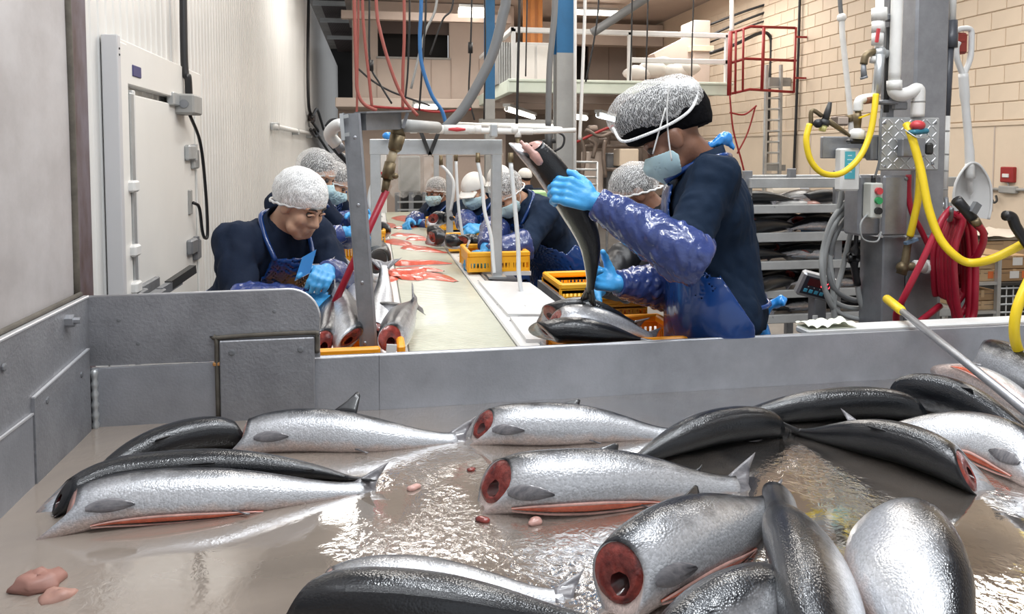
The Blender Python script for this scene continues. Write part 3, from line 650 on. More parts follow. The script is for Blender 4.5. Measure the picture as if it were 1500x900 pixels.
# ================================================================ SALMON LINE: TABLES, BELT, CRATES
ZB = .85
cv = base('conveyor', 'long belt conveyor with cream slatted belt running away from the trough', 'conveyor', (.3, 5.5, 0))
m = MB()
for k in range(262):
    y = 2.46+k*.025; m.box((.305, y+.0115, ZB-.006), (.386, .021, .012), None, .003)
obj('belt', m, BELT, cv, kind='stuff')
obj('under_belt', MB().span((.112, 2.45, ZB-.05), (.498, 9.0, ZB-.012)), WHITE, cv)
obj('side_rail', MB().span((.02, 2.40, ZB-.10), (.108, 9.0, ZB+.004), .006), WHITE, cv)
obj('side_rail', MB().span((.502, 2.40, ZB-.10), (.585, 9.0, ZB+.006), .006), WHITE, cv)
obj('drip_edge', MB().span((.586, 2.40, ZB-.10), (.60, 9.0, ZB+.012), .003), STEEL, cv)
for y in (2.7, 4.6, 6.6, 8.6):
    for x in (.06, .56): obj('leg', MB().span((x-.025, y-.025, 0), (x+.025, y+.025, ZB-.1)), STEEL, cv)
for k, y in enumerate(np.arange(2.7, 5.2, .33)): obj('rail_screw', screw((.545, y, ZB+.006), (0, 0, 1), .006, .002), STEELD, cv)
t = base('work_table', 'long steel table left of the belt under the orange crates', 'table', (-.25, 5, 0))
obj('table_top', MB().span((-.50, 2.36, .66), (.015, 3.0, .69), .004).span((-.36, 3.0, .66), (.015, 8.6, .69), .004), STEEL, t)
for y in (2.6, 5.2, 8.2):
    for x in (-.33, -.05): obj('leg', MB().span((x-.02, y-.02, 0), (x+.02, y+.02, .66)), STEEL, t)
t = base('work_table', 'long steel table right of the belt below the white cutting boards', 'table', (.9, 5, 0))
obj('table_top', MB().span((.605, 2.40, .68), (1.07, 3.0, .71), .004).span((.605, 3.0, .68), (1.37, 4.1, .71), .004).span((.605, 4.1, .68), (.93, 7.1, .71), .004), STEEL, t)
obj('board_rest', MB().span((.61, 2.88, .711), (.635, 7.0, .845)).span((.88, 2.88, .711), (.90, 4.05, .845)), STEELD, t)
for y in (2.6, 5.2, 6.9):
    for x in (.65, .9): obj('leg', MB().span((x-.02, y-.02, 0), (x+.02, y+.02, .68)), STEEL, t)
def board(px, label, z=.848):
    P = [Wz(x, y, z+.022) for x, y in px]
    m = MB(); m.prism([(p[0], p[1]) for p in P], (0, 0, z), (1, 0, 0), (0, 1, 0), (0, 0, 1), .022)
    return single('cutting_board', m, BOARD, label, 'cutting board', 'white cutting boards beside the belt', None)
board([(744, 460), (838, 461), (790, 424), (776, 414), (701, 411)], 'large white cutting board right of the belt, under the hanging white hose tag')
board([(771, 497), (800, 497), (838, 464), (747, 464)], 'white cutting board between the large board and the near right fish crate')
board([(706, 398), (778, 398), (742, 372), (682, 372)], 'white cutting board farther up the belt under the slotted orange crate')
board([(676, 366), (730, 366), (700, 340), (655, 340)], 'small white cutting board before the white-capped worker')
t = base('cutting_board', 'white cutting board on the left side of the belt beside the left worker', 'cutting board', Wz(470, 410, .72))
obj('board', MB().span((-.355, 3.55, .69), (-.02, 4.35, .80), .01), BOARD, t, 45)

def crate(label, x0, x1, y0, y1, z0, h, mat=ORANGE, gap=None, rz=0, group='orange plastic crates along the belt'):
    c = A((x0+x1)/2, (y0+y1)/2, z0); t = base('plastic_crate', label, 'crate', c, group)
    w_, d_ = (x1-x0), (y1-y0)
    m = MB(); rt_ = .022
    yb = (c[1]-d_/2, c[1]+d_/2); xb = (c[0]-w_/2, c[0]+w_/2)
    def rim(a, b): m.span(a, b, .006)
    fx1 = xb[1] if gap is None else xb[1]-gap
    rim((xb[0], yb[0]-.004, z0+h-.03), (fx1, yb[0]+rt_, z0+h)); rim((xb[0], yb[1]-rt_, z0+h-.03), (xb[1], yb[1]+.004, z0+h))
    rim((xb[0]-.004, yb[0]+.0, z0+h-.031), (xb[0]+rt_, yb[1], z0+h-.001)); rim((xb[1]-rt_, yb[0]+(0 if gap is None else .01), z0+h-.031), (xb[1]+.004, yb[1], z0+h-.001))
    obj('rim', m, mat, t, 45)
    def wall(a, b, horiz):
        m = MB(); L_ = b-a; n = max(3, int(L_/.02)); th = .006
        zz = [(0, .02), (h*.5-.008, h*.5+.008), (h-.05, h-.03)]
        for za, zb_ in zz:
            m.span((a, horiz, z0+za), (b, horiz+th, z0+zb_)) if isinstance(horiz, float) else None
        for i in range(n+1):
            x = a+L_*i/n; wd = .009 if i % 6 else .022
            m.span((x-wd/2, horiz+.0005, z0), (x+wd/2, horiz+th-.0005, z0+h-.03))
        return m
    for yy in (yb[0], yb[1]-.006):
        obj('side_wall', wall(xb[0]+.004, (fx1 if yy == yb[0] else xb[1])-.004, float(yy)), mat, t)
    for xx in (xb[0], xb[1]-.006):
        mm = wall(yb[0]+.004, yb[1]-.004, 0.0); mm.v = [(xx+v[1], v[0], v[2]) for v in mm.v]; mm.f = [q[::-1] for q in mm.f]
        obj('side_wall', mm, mat, t)
    m = MB(); m.span((xb[0]+.005, yb[0]+.005, z0), (xb[1]-.005, yb[1]-.005, z0+.006)); obj('crate_base', m, mat, t)
    return t
crate('orange crate heaped with salmon just behind the trough, left of the belt', -.50, .085, 2.39, 2.92, .705, .23, gap=.075)
crate('orange crate full of tails-up salmon behind the first heaped crate', -.355, .012, 2.97, 3.45, .69, .20, YELCR)
crate('orange crate of cut salmon at the near right end of the belt', .62, 1.10, 2.42, 2.80, .71, .205)
crate('lower orange crate of the stack behind the large cutting board', .92, 1.36, 3.62, 4.02, .711, .10)
crate('upper orange crate of the stack behind the large cutting board', .90, 1.34, 3.60, 4.00, .815, .085, YELCR)
crate('slotted orange crate around the middle grey post', .515, .87, 4.22, 4.62, .871, .115, YELCR)
crate('orange crate of dark fish before the white-capped worker', .50, .80, 5.15, 5.45, .871, .10, YELCR)
crate('small orange crate with one dark fish before the far masked woman', .46, .78, 6.75, 7.05, .856, .10, YELCR)
crate('small orange crate on the far left of the belt', -.14, .07, 5.9, 6.15, .69, .26, YELCR)
crate('orange crate at the left side of the belt by the second worker', -.30, -.12, 6.0, 6.25, .69, .26, YELCR)

CG = 'salmon heaped in the near left crate'
def loose(label, px, dorsal, **k):
    return fish(label, [Wd(*p) for p in px], dorsal, **k)
cf = dict(nt=22, na=20)
loose('salmon in the left crate with neck cut towards the viewer, right of the slanted post', [(572, 500, 2.50), (582, 482, 2.62), (594, 462, 2.76), (612, 440, 2.92)], (-.3, .2, .9), H=.065, W=.05, fins='', group=CG, tailspread=1.1, mat=FISHM, **cf)
loose('silver salmon lying in the left crate just left of the slanted post', [(512, 498, 2.50), (504, 470, 2.66), (498, 440, 2.85), (488, 405, 3.05)], (.75, .1, .6), H=.066, W=.05, fins='', group=CG, mat=FISH, **cf)
loose('salmon at the far left of the left crate with rounded dark back', [(474, 507, 2.48), (478, 480, 2.62), (486, 450, 2.8), (494, 425, 2.95)], (-.2, .1, .95), H=.060, W=.05, fins='', group=CG, mat=FISHM, **cf)
loose('silver salmon with upright forked tail left of the red hose wand', [(510, 470, 2.75), (496, 440, 2.9), (478, 412, 3.05), (470, 384, 3.1)], (-.8, .2, .4), H=.052, W=.04, fins='', group=CG, tailspread=1.2, **cf)
loose('silver salmon with spread forked tail right of the slanted post', [(552, 490, 2.72), (557, 455, 2.92), (562, 425, 3.05), (562, 380, 3.15)], (-.9, .1, .3), H=.058, W=.045, fins='', group=CG, tailspread=1.35, **cf)
loose('grey salmon with tail up just left of the slanted post', [(540, 480, 2.78), (525, 445, 2.95), (516, 418, 3.1), (522, 384, 3.15)], (.9, .1, .3), H=.052, W=.04, fins='', group=CG, **cf)
loose('dark salmon across the second left crate, tail to the right', [(520, 470, 2.9), (545, 462, 2.9), (575, 455, 2.88), (606, 450, 2.84)], (0, .3, .9), H=.045, W=.04, fins='', group=CG, mat=FISHM, **cf)
single('paper_tag', MB().box(Wd(573, 515, 2.40), (.032, .006, .045), rotm((0, 1, 0), .1)), WHITE, 'white paper tag at the corner of the near left crate', 'tag')
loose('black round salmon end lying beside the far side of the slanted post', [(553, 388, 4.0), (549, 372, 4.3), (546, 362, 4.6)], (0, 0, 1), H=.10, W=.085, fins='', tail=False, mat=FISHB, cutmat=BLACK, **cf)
# near right crate
RG = 'salmon in the near right crate'
loose('dark salmon along the near edge of the right crate', [(798, 486, 2.52), (840, 484, 2.52), (890, 490, 2.53), (950, 500, 2.55)], (-.1, -.85, .25), H=.06, W=.045, fins='', mat=FISHB, group=RG, **cf)
loose('silver salmon on top in the right crate below the held fish', [(812, 472, 2.62), (850, 468, 2.62), (900, 478, 2.62), (965, 496, 2.63)], (0, .8, .5), H=.06, W=.045, fins='', group=RG, **cf)
loose('dark salmon at the back of the right crate', [(806, 462, 2.74), (850, 456, 2.74), (890, 464, 2.74), (940, 480, 2.74)], (0, -.4, .8), H=.055, W=.045, fins='', mat=FISHB, group=RG, **cf)
# the held salmon
held = loose('dark salmon held up by its middle in both blue gloves, tail hanging down', [(776, 216, 2.52), (806, 250, 2.54), (838, 300, 2.56), (862, 352, 2.60), (866, 398, 2.64), (862, 446, 2.68)], A((.74, -.45, .40), (.6, -.7, .1), (.35, -.9, 0)), H=.058, W=.042, fins='', mat=FISHB, cutmat=FLESHP, collar=.055, side=1, cuttilt=.25, findark=True, group='salmon being handled')
obj('collar_flap', MB().tube(cr([Wd(762, 207, 2.50), Wd(768, 213, 2.50), Wd(782, 226, 2.50), Wd(794, 240, 2.51)], 5), [.006]*5+[.013]*5+[.018]*5+[.012], 10), FLESHP, held, True)

# fillets on the belt
FG = 'red salmon fillets on the belt'
def fillet(label, px, wd, th=.012, z=ZB+.001, skin=False):
    P = cr([Wz(x, y, z) for x, y in px], 6); n = len(P); T = np.gradient(P, axis=0); T /= np.linalg.norm(T, axis=1)[:, None]
    N_ = np.stack([-T[:, 1], T[:, 0], 0*T[:, 0]], 1); t = np.linspace(0, 1, n)
    w_ = wd*np.interp(t, [0, .08, .3, .6, .85, 1], [.35, .8, 1, .8, .4, .12]); wd = wd*1.7; w_ = w_*1.7; h_ = 1.5*th*np.interp(t, [0, .1, .4, .8, 1], [.5, 1, 1, .6, .25])
    tp = base('salmon_fillet', label, 'fillet', P.mean(0), FG); g = []; g2 = []
    for u in np.linspace(-1, 1, 9):
        g.append(P+N_*(u*w_/2)[:, None]+A(0, 0, 1)*(h_*(1-.9*abs(u)**2.5)+.003*np.sin(t*11+u*3)*(1-abs(u)))[:, None])
        g2.append(P+N_*(u*w_/2*1.03)[:, None]+A(0, 0, 1)*(.0005+0*h_)[:, None])
    G1, G2 = np.array(g), np.array(g2)
    obj('flesh', MB().grid(G1[::-1]), FILLET, tp, True); obj('skin', MB().grid(G2).grid(np.array([G1[0], G2[0]])).grid(np.array([G2[-1], G1[-1]])), FISHD if skin else FLESHP, tp)
    return tp
fillet('largest red fillet across the belt, its tail pointing right', [(582, 408), (600, 406), (630, 405), (668, 413)], .17)
fillet('red fillet folded over the back of the largest one', [(566, 404), (588, 400), (620, 396), (650, 398)], .12, .018, ZB+.014)
fillet('red fillet end hanging off the belt edge left of the largest fillet', [(553, 414), (562, 412), (572, 408), (584, 402)], .08)
fillet('thin red fillet with dark skin edge just beyond the pair', [(578, 389), (600, 388), (630, 387), (662, 387)], .07, .02, skin=True)
fillet('long red fillet curving to the right in mid-belt', [(594, 362), (610, 364), (628, 367), (655, 371)], .12)
fillet('short red fillet left of the long curving one', [(572, 353), (580, 355), (590, 358), (600, 361)], .12)
fillet('red fillet beside the dark fish crate', [(598, 350), (612, 351), (628, 352), (648, 354)], .10)
fillet('straight red fillet farther up the belt', [(576, 344), (592, 345), (606, 346), (622, 348)], .11)
fillet('red fillet before the far masked woman', [(580, 335), (590, 334), (600, 333), (612, 333)], .13)
fillet('small red fillet at the far left edge of the belt', [(556, 328), (562, 329), (568, 331), (576, 334)], .13)
fillet('dark red fillet at the machine end of the belt', [(588, 318), (592, 320), (597, 323), (603, 326)], .16)
for k, (px, lb) in enumerate((([(628, 341), (640, 342), (655, 343)], 'dark salmon on the board beside the far right post'), ([(633, 349), (645, 349), (660, 350)], 'second dark salmon lying before the far right post'), ([(634, 322), (648, 320), (668, 321)], 'dark salmon on top of the small far crate'), ([(556, 336), (563, 337), (572, 339)], 'dark salmon at the far left edge of the belt'))):
    P = [Wz(x, y, .93 if k != 2 else .99) for x, y in px]; fish(lb, P, (0, -.5, .9), H=.07, W=.05, mat=FISHB, fins='', tail=False, nt=12, na=12, group='dark salmon waiting beside the belt')
for k, (px, lb) in enumerate((([(654, 353), (670, 354), (688, 352)], 'black salmon heaped at the left in the dark fish crate'), ([(676, 355), (694, 354), (710, 356)], 'black salmon heaped at the right in the dark fish crate'))):
    P = [Wz(x, y, .99) for x, y in px]; fish(lb, P, (0, -.3, .9), H=.05, W=.05, mat=FISHB, fins='', tail=False, nt=12, na=12, group='dark salmon waiting beside the belt')

# ================================================================ POSTS, BEAMS AND HOSES OVER THE LINE
t = base('slanted_post', 'dull steel slanted post standing in front of the belt, with beam and clamps on top', 'post', Wd(543, 512, 2.55))
pa, pb = Wd(541, 520, 2.55), Wd(515, 166, 2.55)
fx = nrm(A(1, -.1, 0))
obj('post', MB().bar(pa, pb, .056, .004, (.1, 1, 0)).bar(pa+A(.026, .02, 0), pb+A(.026, .02, 0), .004, .05, (.1, 1, 0)).bar(pa+A(-.026, .02, 0), pb+A(-.026, .02, 0), .004, .05, (.1, 1, 0)), STEELD, t)
obj('front_flange', MB().bar(pa+A(.026, -.004, 0), pb+A(.026, -.004, 0), .007, .004, (.1, 1, 0)), STEEL, t)
for f_ in (.05, .30, .62, .9):
    obj('screw', screw(pa+(pb-pa)*f_+A(-.012+.02*f_, -.002, 0), (0, -1, 0), .006), STEEL, t)
obj('head_beam', MB().bar(Wd(528, 178, 2.58), Wd(580, 177, 2.75), .05, .062).bar(Wd(528, 165, 2.56), Wd(594, 163, 2.74), .06, .006), STEELD, t)
obj('end_gusset', MB().bar(Wd(575, 165, 2.74), Wd(575, 190, 2.74), .05, .006).bar(Wd(597, 165, 2.75), Wd(590, 188, 2.75), .03, .012), STEELD, t)
obj('clamp_strap', MB().bar(Wd(500, 167, 2.53), Wd(503, 206, 2.53), .012, .03).bar(Wd(499, 172, 2.53), Wd(510, 170, 2.53), .012, .012).bar(Wd(500, 198, 2.53), Wd(512, 197, 2.53), .012, .012), ALU, t)
t = base('elbow_pipe', 'white elbow pipe with dark band clamped left of the slanted post', 'pipe', Wd(490, 212, 2.7))
obj('elbow', MB().tube(cr([Wd(502, 182, 2.62), Wd(490, 186, 2.64), Wd(483, 198, 2.66), Wd(494, 212, 2.68)], 6), .022, 12), PVC, t, True)
obj('band', MB().tube(cr([Wd(478, 186, 2.66), Wd(484, 178, 2.66), Wd(494, 176, 2.66), Wd(502, 180, 2.66)], 5), .008, 8), BLACK, t, True)
obj('coupling', MB().tube([Wd(492, 208, 2.68), Wd(502, 222, 2.69)], .017, 12), STEELD, t, True)
obj('dark_hose', MB().tube(cr([Wd(484, 210, 2.72), Wd(496, 224, 2.72), Wd(508, 236, 2.72), Wd(518, 250, 2.72)], 5), .011, 8), BLACK, t, True)
t = base('hose_wand', 'red wash-down hose wand hanging diagonally behind the slanted post', 'hose wand', Wd(470, 492, 2.72))
obj('red_tube', MB().tube([Wd(566, 279, 2.78), Wd(520, 380, 2.78), Wd(468, 492, 2.72)], .0135, 12), REDH, t, True)
obj('hose_tail', MB().tube([Wd(567, 262, 2.78), Wd(563, 282, 2.78)], [.016, .013], 12), BRASS, t, True)
obj('brass_fitting', MB().tube([Wd(583, 198, 2.78), Wd(578, 218, 2.78), Wd(577, 222, 2.78)], [.03, .026, .018], 12).tube([Wd(580, 182, 2.8), Wd(583, 200, 2.78)], [.02, .028], 12), BRASS, t, True)
obj('brass_nut', MB().tube([Wd(572, 238, 2.78), Wd(567, 262, 2.78)], [.022, .024], 12), BRASS, t, True)
obj('valve_body', MB().tube([Wd(577, 220, 2.78), Wd(571, 240, 2.78)], [.016, .018], 12), M('yellowed_plastic', (.55, .45, .30), .4), t, True)
obj('valve_knob', MB().sphere(Wd(579, 258, 2.74), .012, 8), BRASS, t, True)
t = base('drain_pipe', 'thick grey pipe end reaching right from the slanted post beam', 'pipe', Wd(610, 185, 2.85))
obj('pipe', MB().tube([Wd(592, 184, 2.78), Wd(640, 187, 3.1)], .024, 14), GREYC, t, True)
# gantry
def gantry(label, y, zt, lz, xs=(.0, .66), mat=ALU):
    t = base('belt_gantry', label, 'gantry', ((xs[0]+xs[1])/2, y, 0))
    for x in xs: obj('post', MB().span((x-.028, y-.028, lz), (x+.028, y+.028, zt), .004), mat, t)
    obj('cross_beam', MB().span((xs[0]-.03, y-.03, zt-.085), (xs[1]+.03, y+.03, zt), .004), mat, t)
    for x in xs: obj('foot_plate', MB().span((x-.05, y-.05, lz), (x+.05, y+.05, lz+.01)), mat, t)
    return t
g1 = gantry('aluminium gantry over the belt with its right post in the slotted crate', 4.12, 1.625, .855)
obj('bracket', MB().bar((.24, 4.08, 1.67), (.29, 4.08, 1.54), .008, .02).bar((.34, 4.08, 1.67), (.29, 4.08, 1.54), .008, .02), BLACKM, g1)
g2 = gantry('second aluminium gantry farther up the belt, behind the first', 6.4, 1.66, .857, (-.0, .62))
g3 = gantry('third gantry frame over the belt near the machine', 8.3, 1.64, .857, (.02, .66))
t = base('water_pipe', 'white overhead water pipe with a red valve handle above the gantry', 'pipe', (.5, 4.0, 1.6))
zp = 1.675
obj('pipe_run', MB().tube([(.16, 4.0, zp), (.84, 4.0, zp-.01)], .017, 12).tube([(.84, 4.0, zp-.01), (1.08, 4.0, zp)], .013, 10), PVC, t, True)
for x, r in ((.2, .022), (.30, .024), (.34, .024), (.50, .024), (.54, .024), (.62, .022), (.74, .022)): obj('coupling', MB().tube([(x-.018, 4.0, zp), (x+.018, 4.0, zp)], r, 12), PVC, t, True)
obj('valve_body', MB().tube([(.36, 4.0, zp), (.49, 4.0, zp)], .026, 12), PVC, t, True)
obj('valve_handle', MB().tube([(.38, 3.965, zp), (.425, 3.965, zp), (.47, 3.965, zp)], [.006, .013, .006], 8).tube([(.425, 3.97, zp), (.425, 3.955, zp)], .012, 8), REDV, t, True)
obj('pipe_clip', MB().span((.605, 3.97, zp-.04), (.645, 4.03, zp+.03), .006), ALU, t)
obj('tee', MB().tube([(.76, 4.0, zp), (.76, 4.0, zp-.04)], .018, 12), PVC, t, True)
obj('hose_barb', MB().tube([(.76, 4.0, zp-.04), (.76, 4.0, zp-.14)], [.014, .010], 10), BRASS, t, True)
t = base('water_pipe', 'short white overhead pipe with hanging valve behind the held fish', 'pipe', Wd(812, 190, 5))
obj('pipe_run', MB().tube([Wd(660, 182, 6.0), Wd(822, 190, 5.2)], .02, 10), PVC, t, True)
obj('valve_cluster', MB().tube([Wd(804, 192, 5.1), Wd(804, 228, 5.1)], [.03, .022], 8).tube([Wd(795, 208, 5.1), Wd(814, 206, 5.1)], .018, 8), BLACKM, t, True)
obj('loop_hose', MB().tube(cr([Wd(814, 192, 5.1), Wd(826, 200, 5.1), Wd(824, 214, 5.1), Wd(812, 222, 5.1)], 6), .008, 8), BLACK, t, True)
HG = 'milky hoses hanging over the belt'
def drop(px, d, r, lb, tagp=None):
    t = base('rinse_hose', lb, 'hose', Wd(*px[-1], d), HG)
    obj('tube', MB().tube(cr([Wd(x, y, d) for x, y in px], 8), r, 10), CLEARH, t, True)
    obj('end_fitting', MB().tube([Wd(px[0][0], px[0][1]-14, d), Wd(*px[0], d)], [r*1.2, r*1.4], 8), BRASS, t, True)
    return t
t = drop([(748, 238), (754, 300), (759, 360), (760, 400), (765, 432), (774, 452)], 3.7, .011, 'white hose hanging to the large cutting board, ending in a taped tag')
obj('wrap', MB().box(Wd(769, 458, 3.35), (.035, .03, .06), rotm((0, 1, 0), .3), .008), POLY, t)
t = drop([(700, 238), (706, 270), (710, 310), (719, 345), (722, 380), (724, 400)], 4.0, .010, 'white hose running down beside the middle grey post')
drop([(668, 236), (670, 280), (673, 315), (678, 348), (680, 352)], 5.0, .010, 'white hose hanging left of the white-capped worker')
drop([(646, 242), (656, 252), (664, 266), (664, 285), (660, 310)], 5.9, .012, 'curved white hose beside the far right post')
drop([(553, 260), (544, 275), (541, 295), (546, 310), (553, 316)], 4.3, .012, 'white hose loop beside the left gantry post')
t = base('hanging_tag', 'white plastic spray tag hanging over the fish crate by the middle post', 'tag', Wd(684, 360, 4.6))
obj('tag', MB().bar(Wd(688, 352, 4.6), Wd(678, 376, 4.6), .04, .01), WHITE, t); obj('tag_hole', MB().tube([Wd(684, 360, 4.58), Wd(684, 360, 4.6)], .008, 10), BLACK, t)
hose('black_lead', [Wd(560, 215, 4.05), Wd(556, 222, 4.05), Wd(553, 240, 4.05), Wd(555, 256, 4.05)], .010, BLACK, 'short black lead wrapped on the left gantry post', 'cable')
single('blue_rag', MB().sphere(Wd(568, 199, 4.0), (.03, .02, .02), 8), BLUE2, 'small blue rag tucked at the left end of the gantry', 'rag', None, True)
# ================================================================ PEOPLE: blended distance fields turned into one surface each
def cone(a, b, ra, rb, ax=None, k=1.0):
    """tapered limb; k>1 flattens it along ax"""
    a, b = np.asarray(a, np.float32), np.asarray(b, np.float32); d = b-a; l2 = float(d@d)+1e-9; r = max(ra, rb)*1.05
    if ax is not None: ax = nrm(ax).astype(np.float32)
    def f(P):
        q = P-a; t = np.clip((q@d)/l2, 0, 1); q = q-t[..., None]*d
        if ax is not None:
            c = q@ax; q = q+((k-1)*c)[..., None]*ax
        return np.sqrt((q*q).sum(-1))-(ra+(rb-ra)*t)
    return f, np.minimum(a, b)-r, np.maximum(a, b)+r
def ell(c, r, R=None):
    c = np.asarray(c, np.float32); r = np.asarray(r, np.float32); R = None if R is None else np.asarray(R, np.float32)
    def f(P):
        q = P-c
        if R is not None: q = q@R
        k0 = np.sqrt(((q/r)**2).sum(-1)); k1 = np.sqrt(((q/(r*r))**2).sum(-1))+1e-9
        return k0*(k0-1)/k1
    return f, c-r.max(), c+r.max()
def surf(prims, h, k=.03, sub=(), mod=None, pad=.03, grow=0.0):
    """surface nets over the smooth union of prims; sub: prims cut away; mod(P, d): garment cuts and folds"""
    lo = np.min([p[1] for p in prims], axis=0)-pad-grow; hi = np.max([p[2] for p in prims], axis=0)+pad+grow
    n = np.ceil((hi-lo)/h).astype(int)+1
    ax = [lo[i]+h*np.arange(n[i]) for i in range(3)]
    P = np.stack(np.meshgrid(*ax, indexing='ij'), -1).astype(np.float32); D = np.full(P.shape[:3], 1e3, np.float32)
    ks = k
    for f, l, u in prims:
        i0 = np.clip(((l-.08-grow-lo)/h).astype(int), 0, n-1); i1 = np.clip(np.ceil((u+.08+grow-lo)/h).astype(int)+1, 1, n)
        s = tuple(slice(a, b) for a, b in zip(i0, i1)); d = f(P[s]); o = D[s]
        t = np.clip(.5+.5*(o-d)/ks, 0, 1); D[s] = np.where(o > 100, d, o*(1-t)+d*t-ks*t*(1-t))
    for f, l, u in sub:
        i0 = np.clip(((l-.03-lo)/h).astype(int), 0, n-1); i1 = np.clip(np.ceil((u+.03-lo)/h).astype(int)+1, 1, n)
        if (i1 <= i0).any(): continue
        s = tuple(slice(a, b) for a, b in zip(i0, i1)); D[s] = np.maximum(D[s], -f(P[s])+0*D[s])
    if grow: D = D-grow
    if mod: D = mod(P, D)
    S = D < 0; m = np.zeros(n-1, np.int8)
    for dx in (0, 1):
        for dy in (0, 1):
            for dz in (0, 1): m += S[dx:n[0]-1+dx, dy:n[1]-1+dy, dz:n[2]-1+dz]
    cells = np.argwhere((m > 0) & (m < 8)); idx = -np.ones(n-1, np.int32); idx[tuple(cells.T)] = np.arange(len(cells))
    acc = np.zeros((len(cells), 3)); cnt = np.zeros(len(cells))
    C = [(x, y, z) for x in (0, 1) for y in (0, 1) for z in (0, 1)]
    for i in range(8):
        for j in range(i+1, 8):
            if sum(abs(p-q) for p, q in zip(C[i], C[j])) != 1: continue
            ci, cj = cells+C[i], cells+C[j]; di, dj = D[tuple(ci.T)], D[tuple(cj.T)]; x = (di < 0) != (dj < 0)
            t = np.where(x, di/(di-dj+1e-12), 0); p = ci+(cj-ci)*t[:, None]; acc += p*x[:, None]; cnt += x
    V = acc/np.maximum(cnt, 1)[:, None]*h+lo; Fs = []
    for axx in range(3):
        u, w_ = (axx+1) % 3, (axx+2) % 3
        a = [slice(1, -1)]*3; a[axx] = slice(0, -1); b = list(a); b[axx] = slice(1, None)
        sa, sb = S[tuple(a)], S[tuple(b)]
        for flip, e in ((False, sa & ~sb), (True, ~sa & sb)):
            q = np.argwhere(e)
            if not len(q): continue
            off = np.ones(3, int); off[axx] = 0; q = q+off
            e1 = np.zeros(3, int); e1[u] = 1; e2 = np.zeros(3, int); e2[w_] = 1
            qs = [idx[tuple((q-o).T)] for o in (e1*0, e1, e1+e2, e2)]
            if flip: qs = qs[::-1]
            Fs.append(np.stack(qs, 1))
    Fa = np.vstack(Fs) if Fs else np.zeros((0, 4), int); Fa = Fa[(Fa >= 0).all(1)]
    mb = MB(); mb.v = [tuple(p) for p in V]; mb.f = [tuple(int(i) for i in q) for q in Fa]; return mb
def join(*ms):
    m = MB()
    for q in ms: m.add(q.v, q.f)
    return m
def folds(amp, fr, sd=0):
    r = np.random.default_rng(sd); K = r.normal(size=(5, 3))*fr; ph = r.uniform(0, 6, 5)
    def f(P):
        w_ = sum(np.sin(P@K[i].astype(np.float32)+ph[i]+1.3*np.sin(P@K[(i+1) % 5].astype(np.float32)*.6)) for i in range(5))/5
        return amp*(1-2*np.abs(w_))
    return f
def frame(f, u):
    f = nrm(f); u = nrm(np.asarray(u)-f*(np.asarray(u)@f)); r = np.cross(f, u); return np.array([r, f, u]).T   # columns right, forward, up
def hand_prims(W, d, n, thumb, curl=(35, 45, 30), sc=1.0, spread=.0, r=.0112, tcurl=25, tang=50):
    """W wrist, d pointing direction, n palm normal (out of the palm), thumb: unit vector to the thumb side"""
    d = nrm(d); n = nrm(n-d*(n@d)); s = np.cross(d, n); s = s*np.sign(s@thumb) if abs(s@thumb) > 1e-6 else s
    pr = [cone(W-d*.01, W+d*.03*sc, .028*sc, .032*sc, n, 1.5)]
    for i in range(4):
        o = (1.5-i)*.0215*sc; b0 = W+s*o*.7+d*.03*sc; kn = W+s*o+d*(.092-.004*abs(i-1.3))*sc
        pr.append(cone(b0, kn, .016*sc, .0145*sc))
        ln = [(.040, .026, .022), (.045, .030, .024), (.041, .028, .023), (.033, .021, .020)][i]
        dd = nrm(d+s*spread*(1.5-i)); ang = 0; p = kn; c = curl[i] if isinstance(curl[0], (tuple, list)) else curl
        for j in range(3):
            ang += math.radians(c[j]); v = nrm(dd*math.cos(ang)+n*math.sin(ang)); q = p+v*ln[j]*sc
            pr.append(cone(p, q, r*sc*(1-.06*j), r*sc*(.95-.08*j))); p = q
    tb = W+s*.026*sc+d*.025*sc; v = nrm(d*math.cos(math.radians(tang))+s*math.sin(math.radians(tang))+n*.35); p1 = tb+v*.042*sc
    v2 = nrm(v+d*math.sin(math.radians(tcurl))*.9+n*.35); p2 = p1+v2*.032*sc; v3 = nrm(v2+d*.25+n*.35-s*.2); p3 = p2+v3*.027*sc
    pr += [cone(W+d*.02*sc, tb+v*.02*sc, .02*sc, .018*sc), cone(tb, p1, .0165*sc, .014*sc), cone(p1, p2, .0135*sc, .012*sc), cone(p2, p3, .012*sc, .0105*sc)]
    return pr
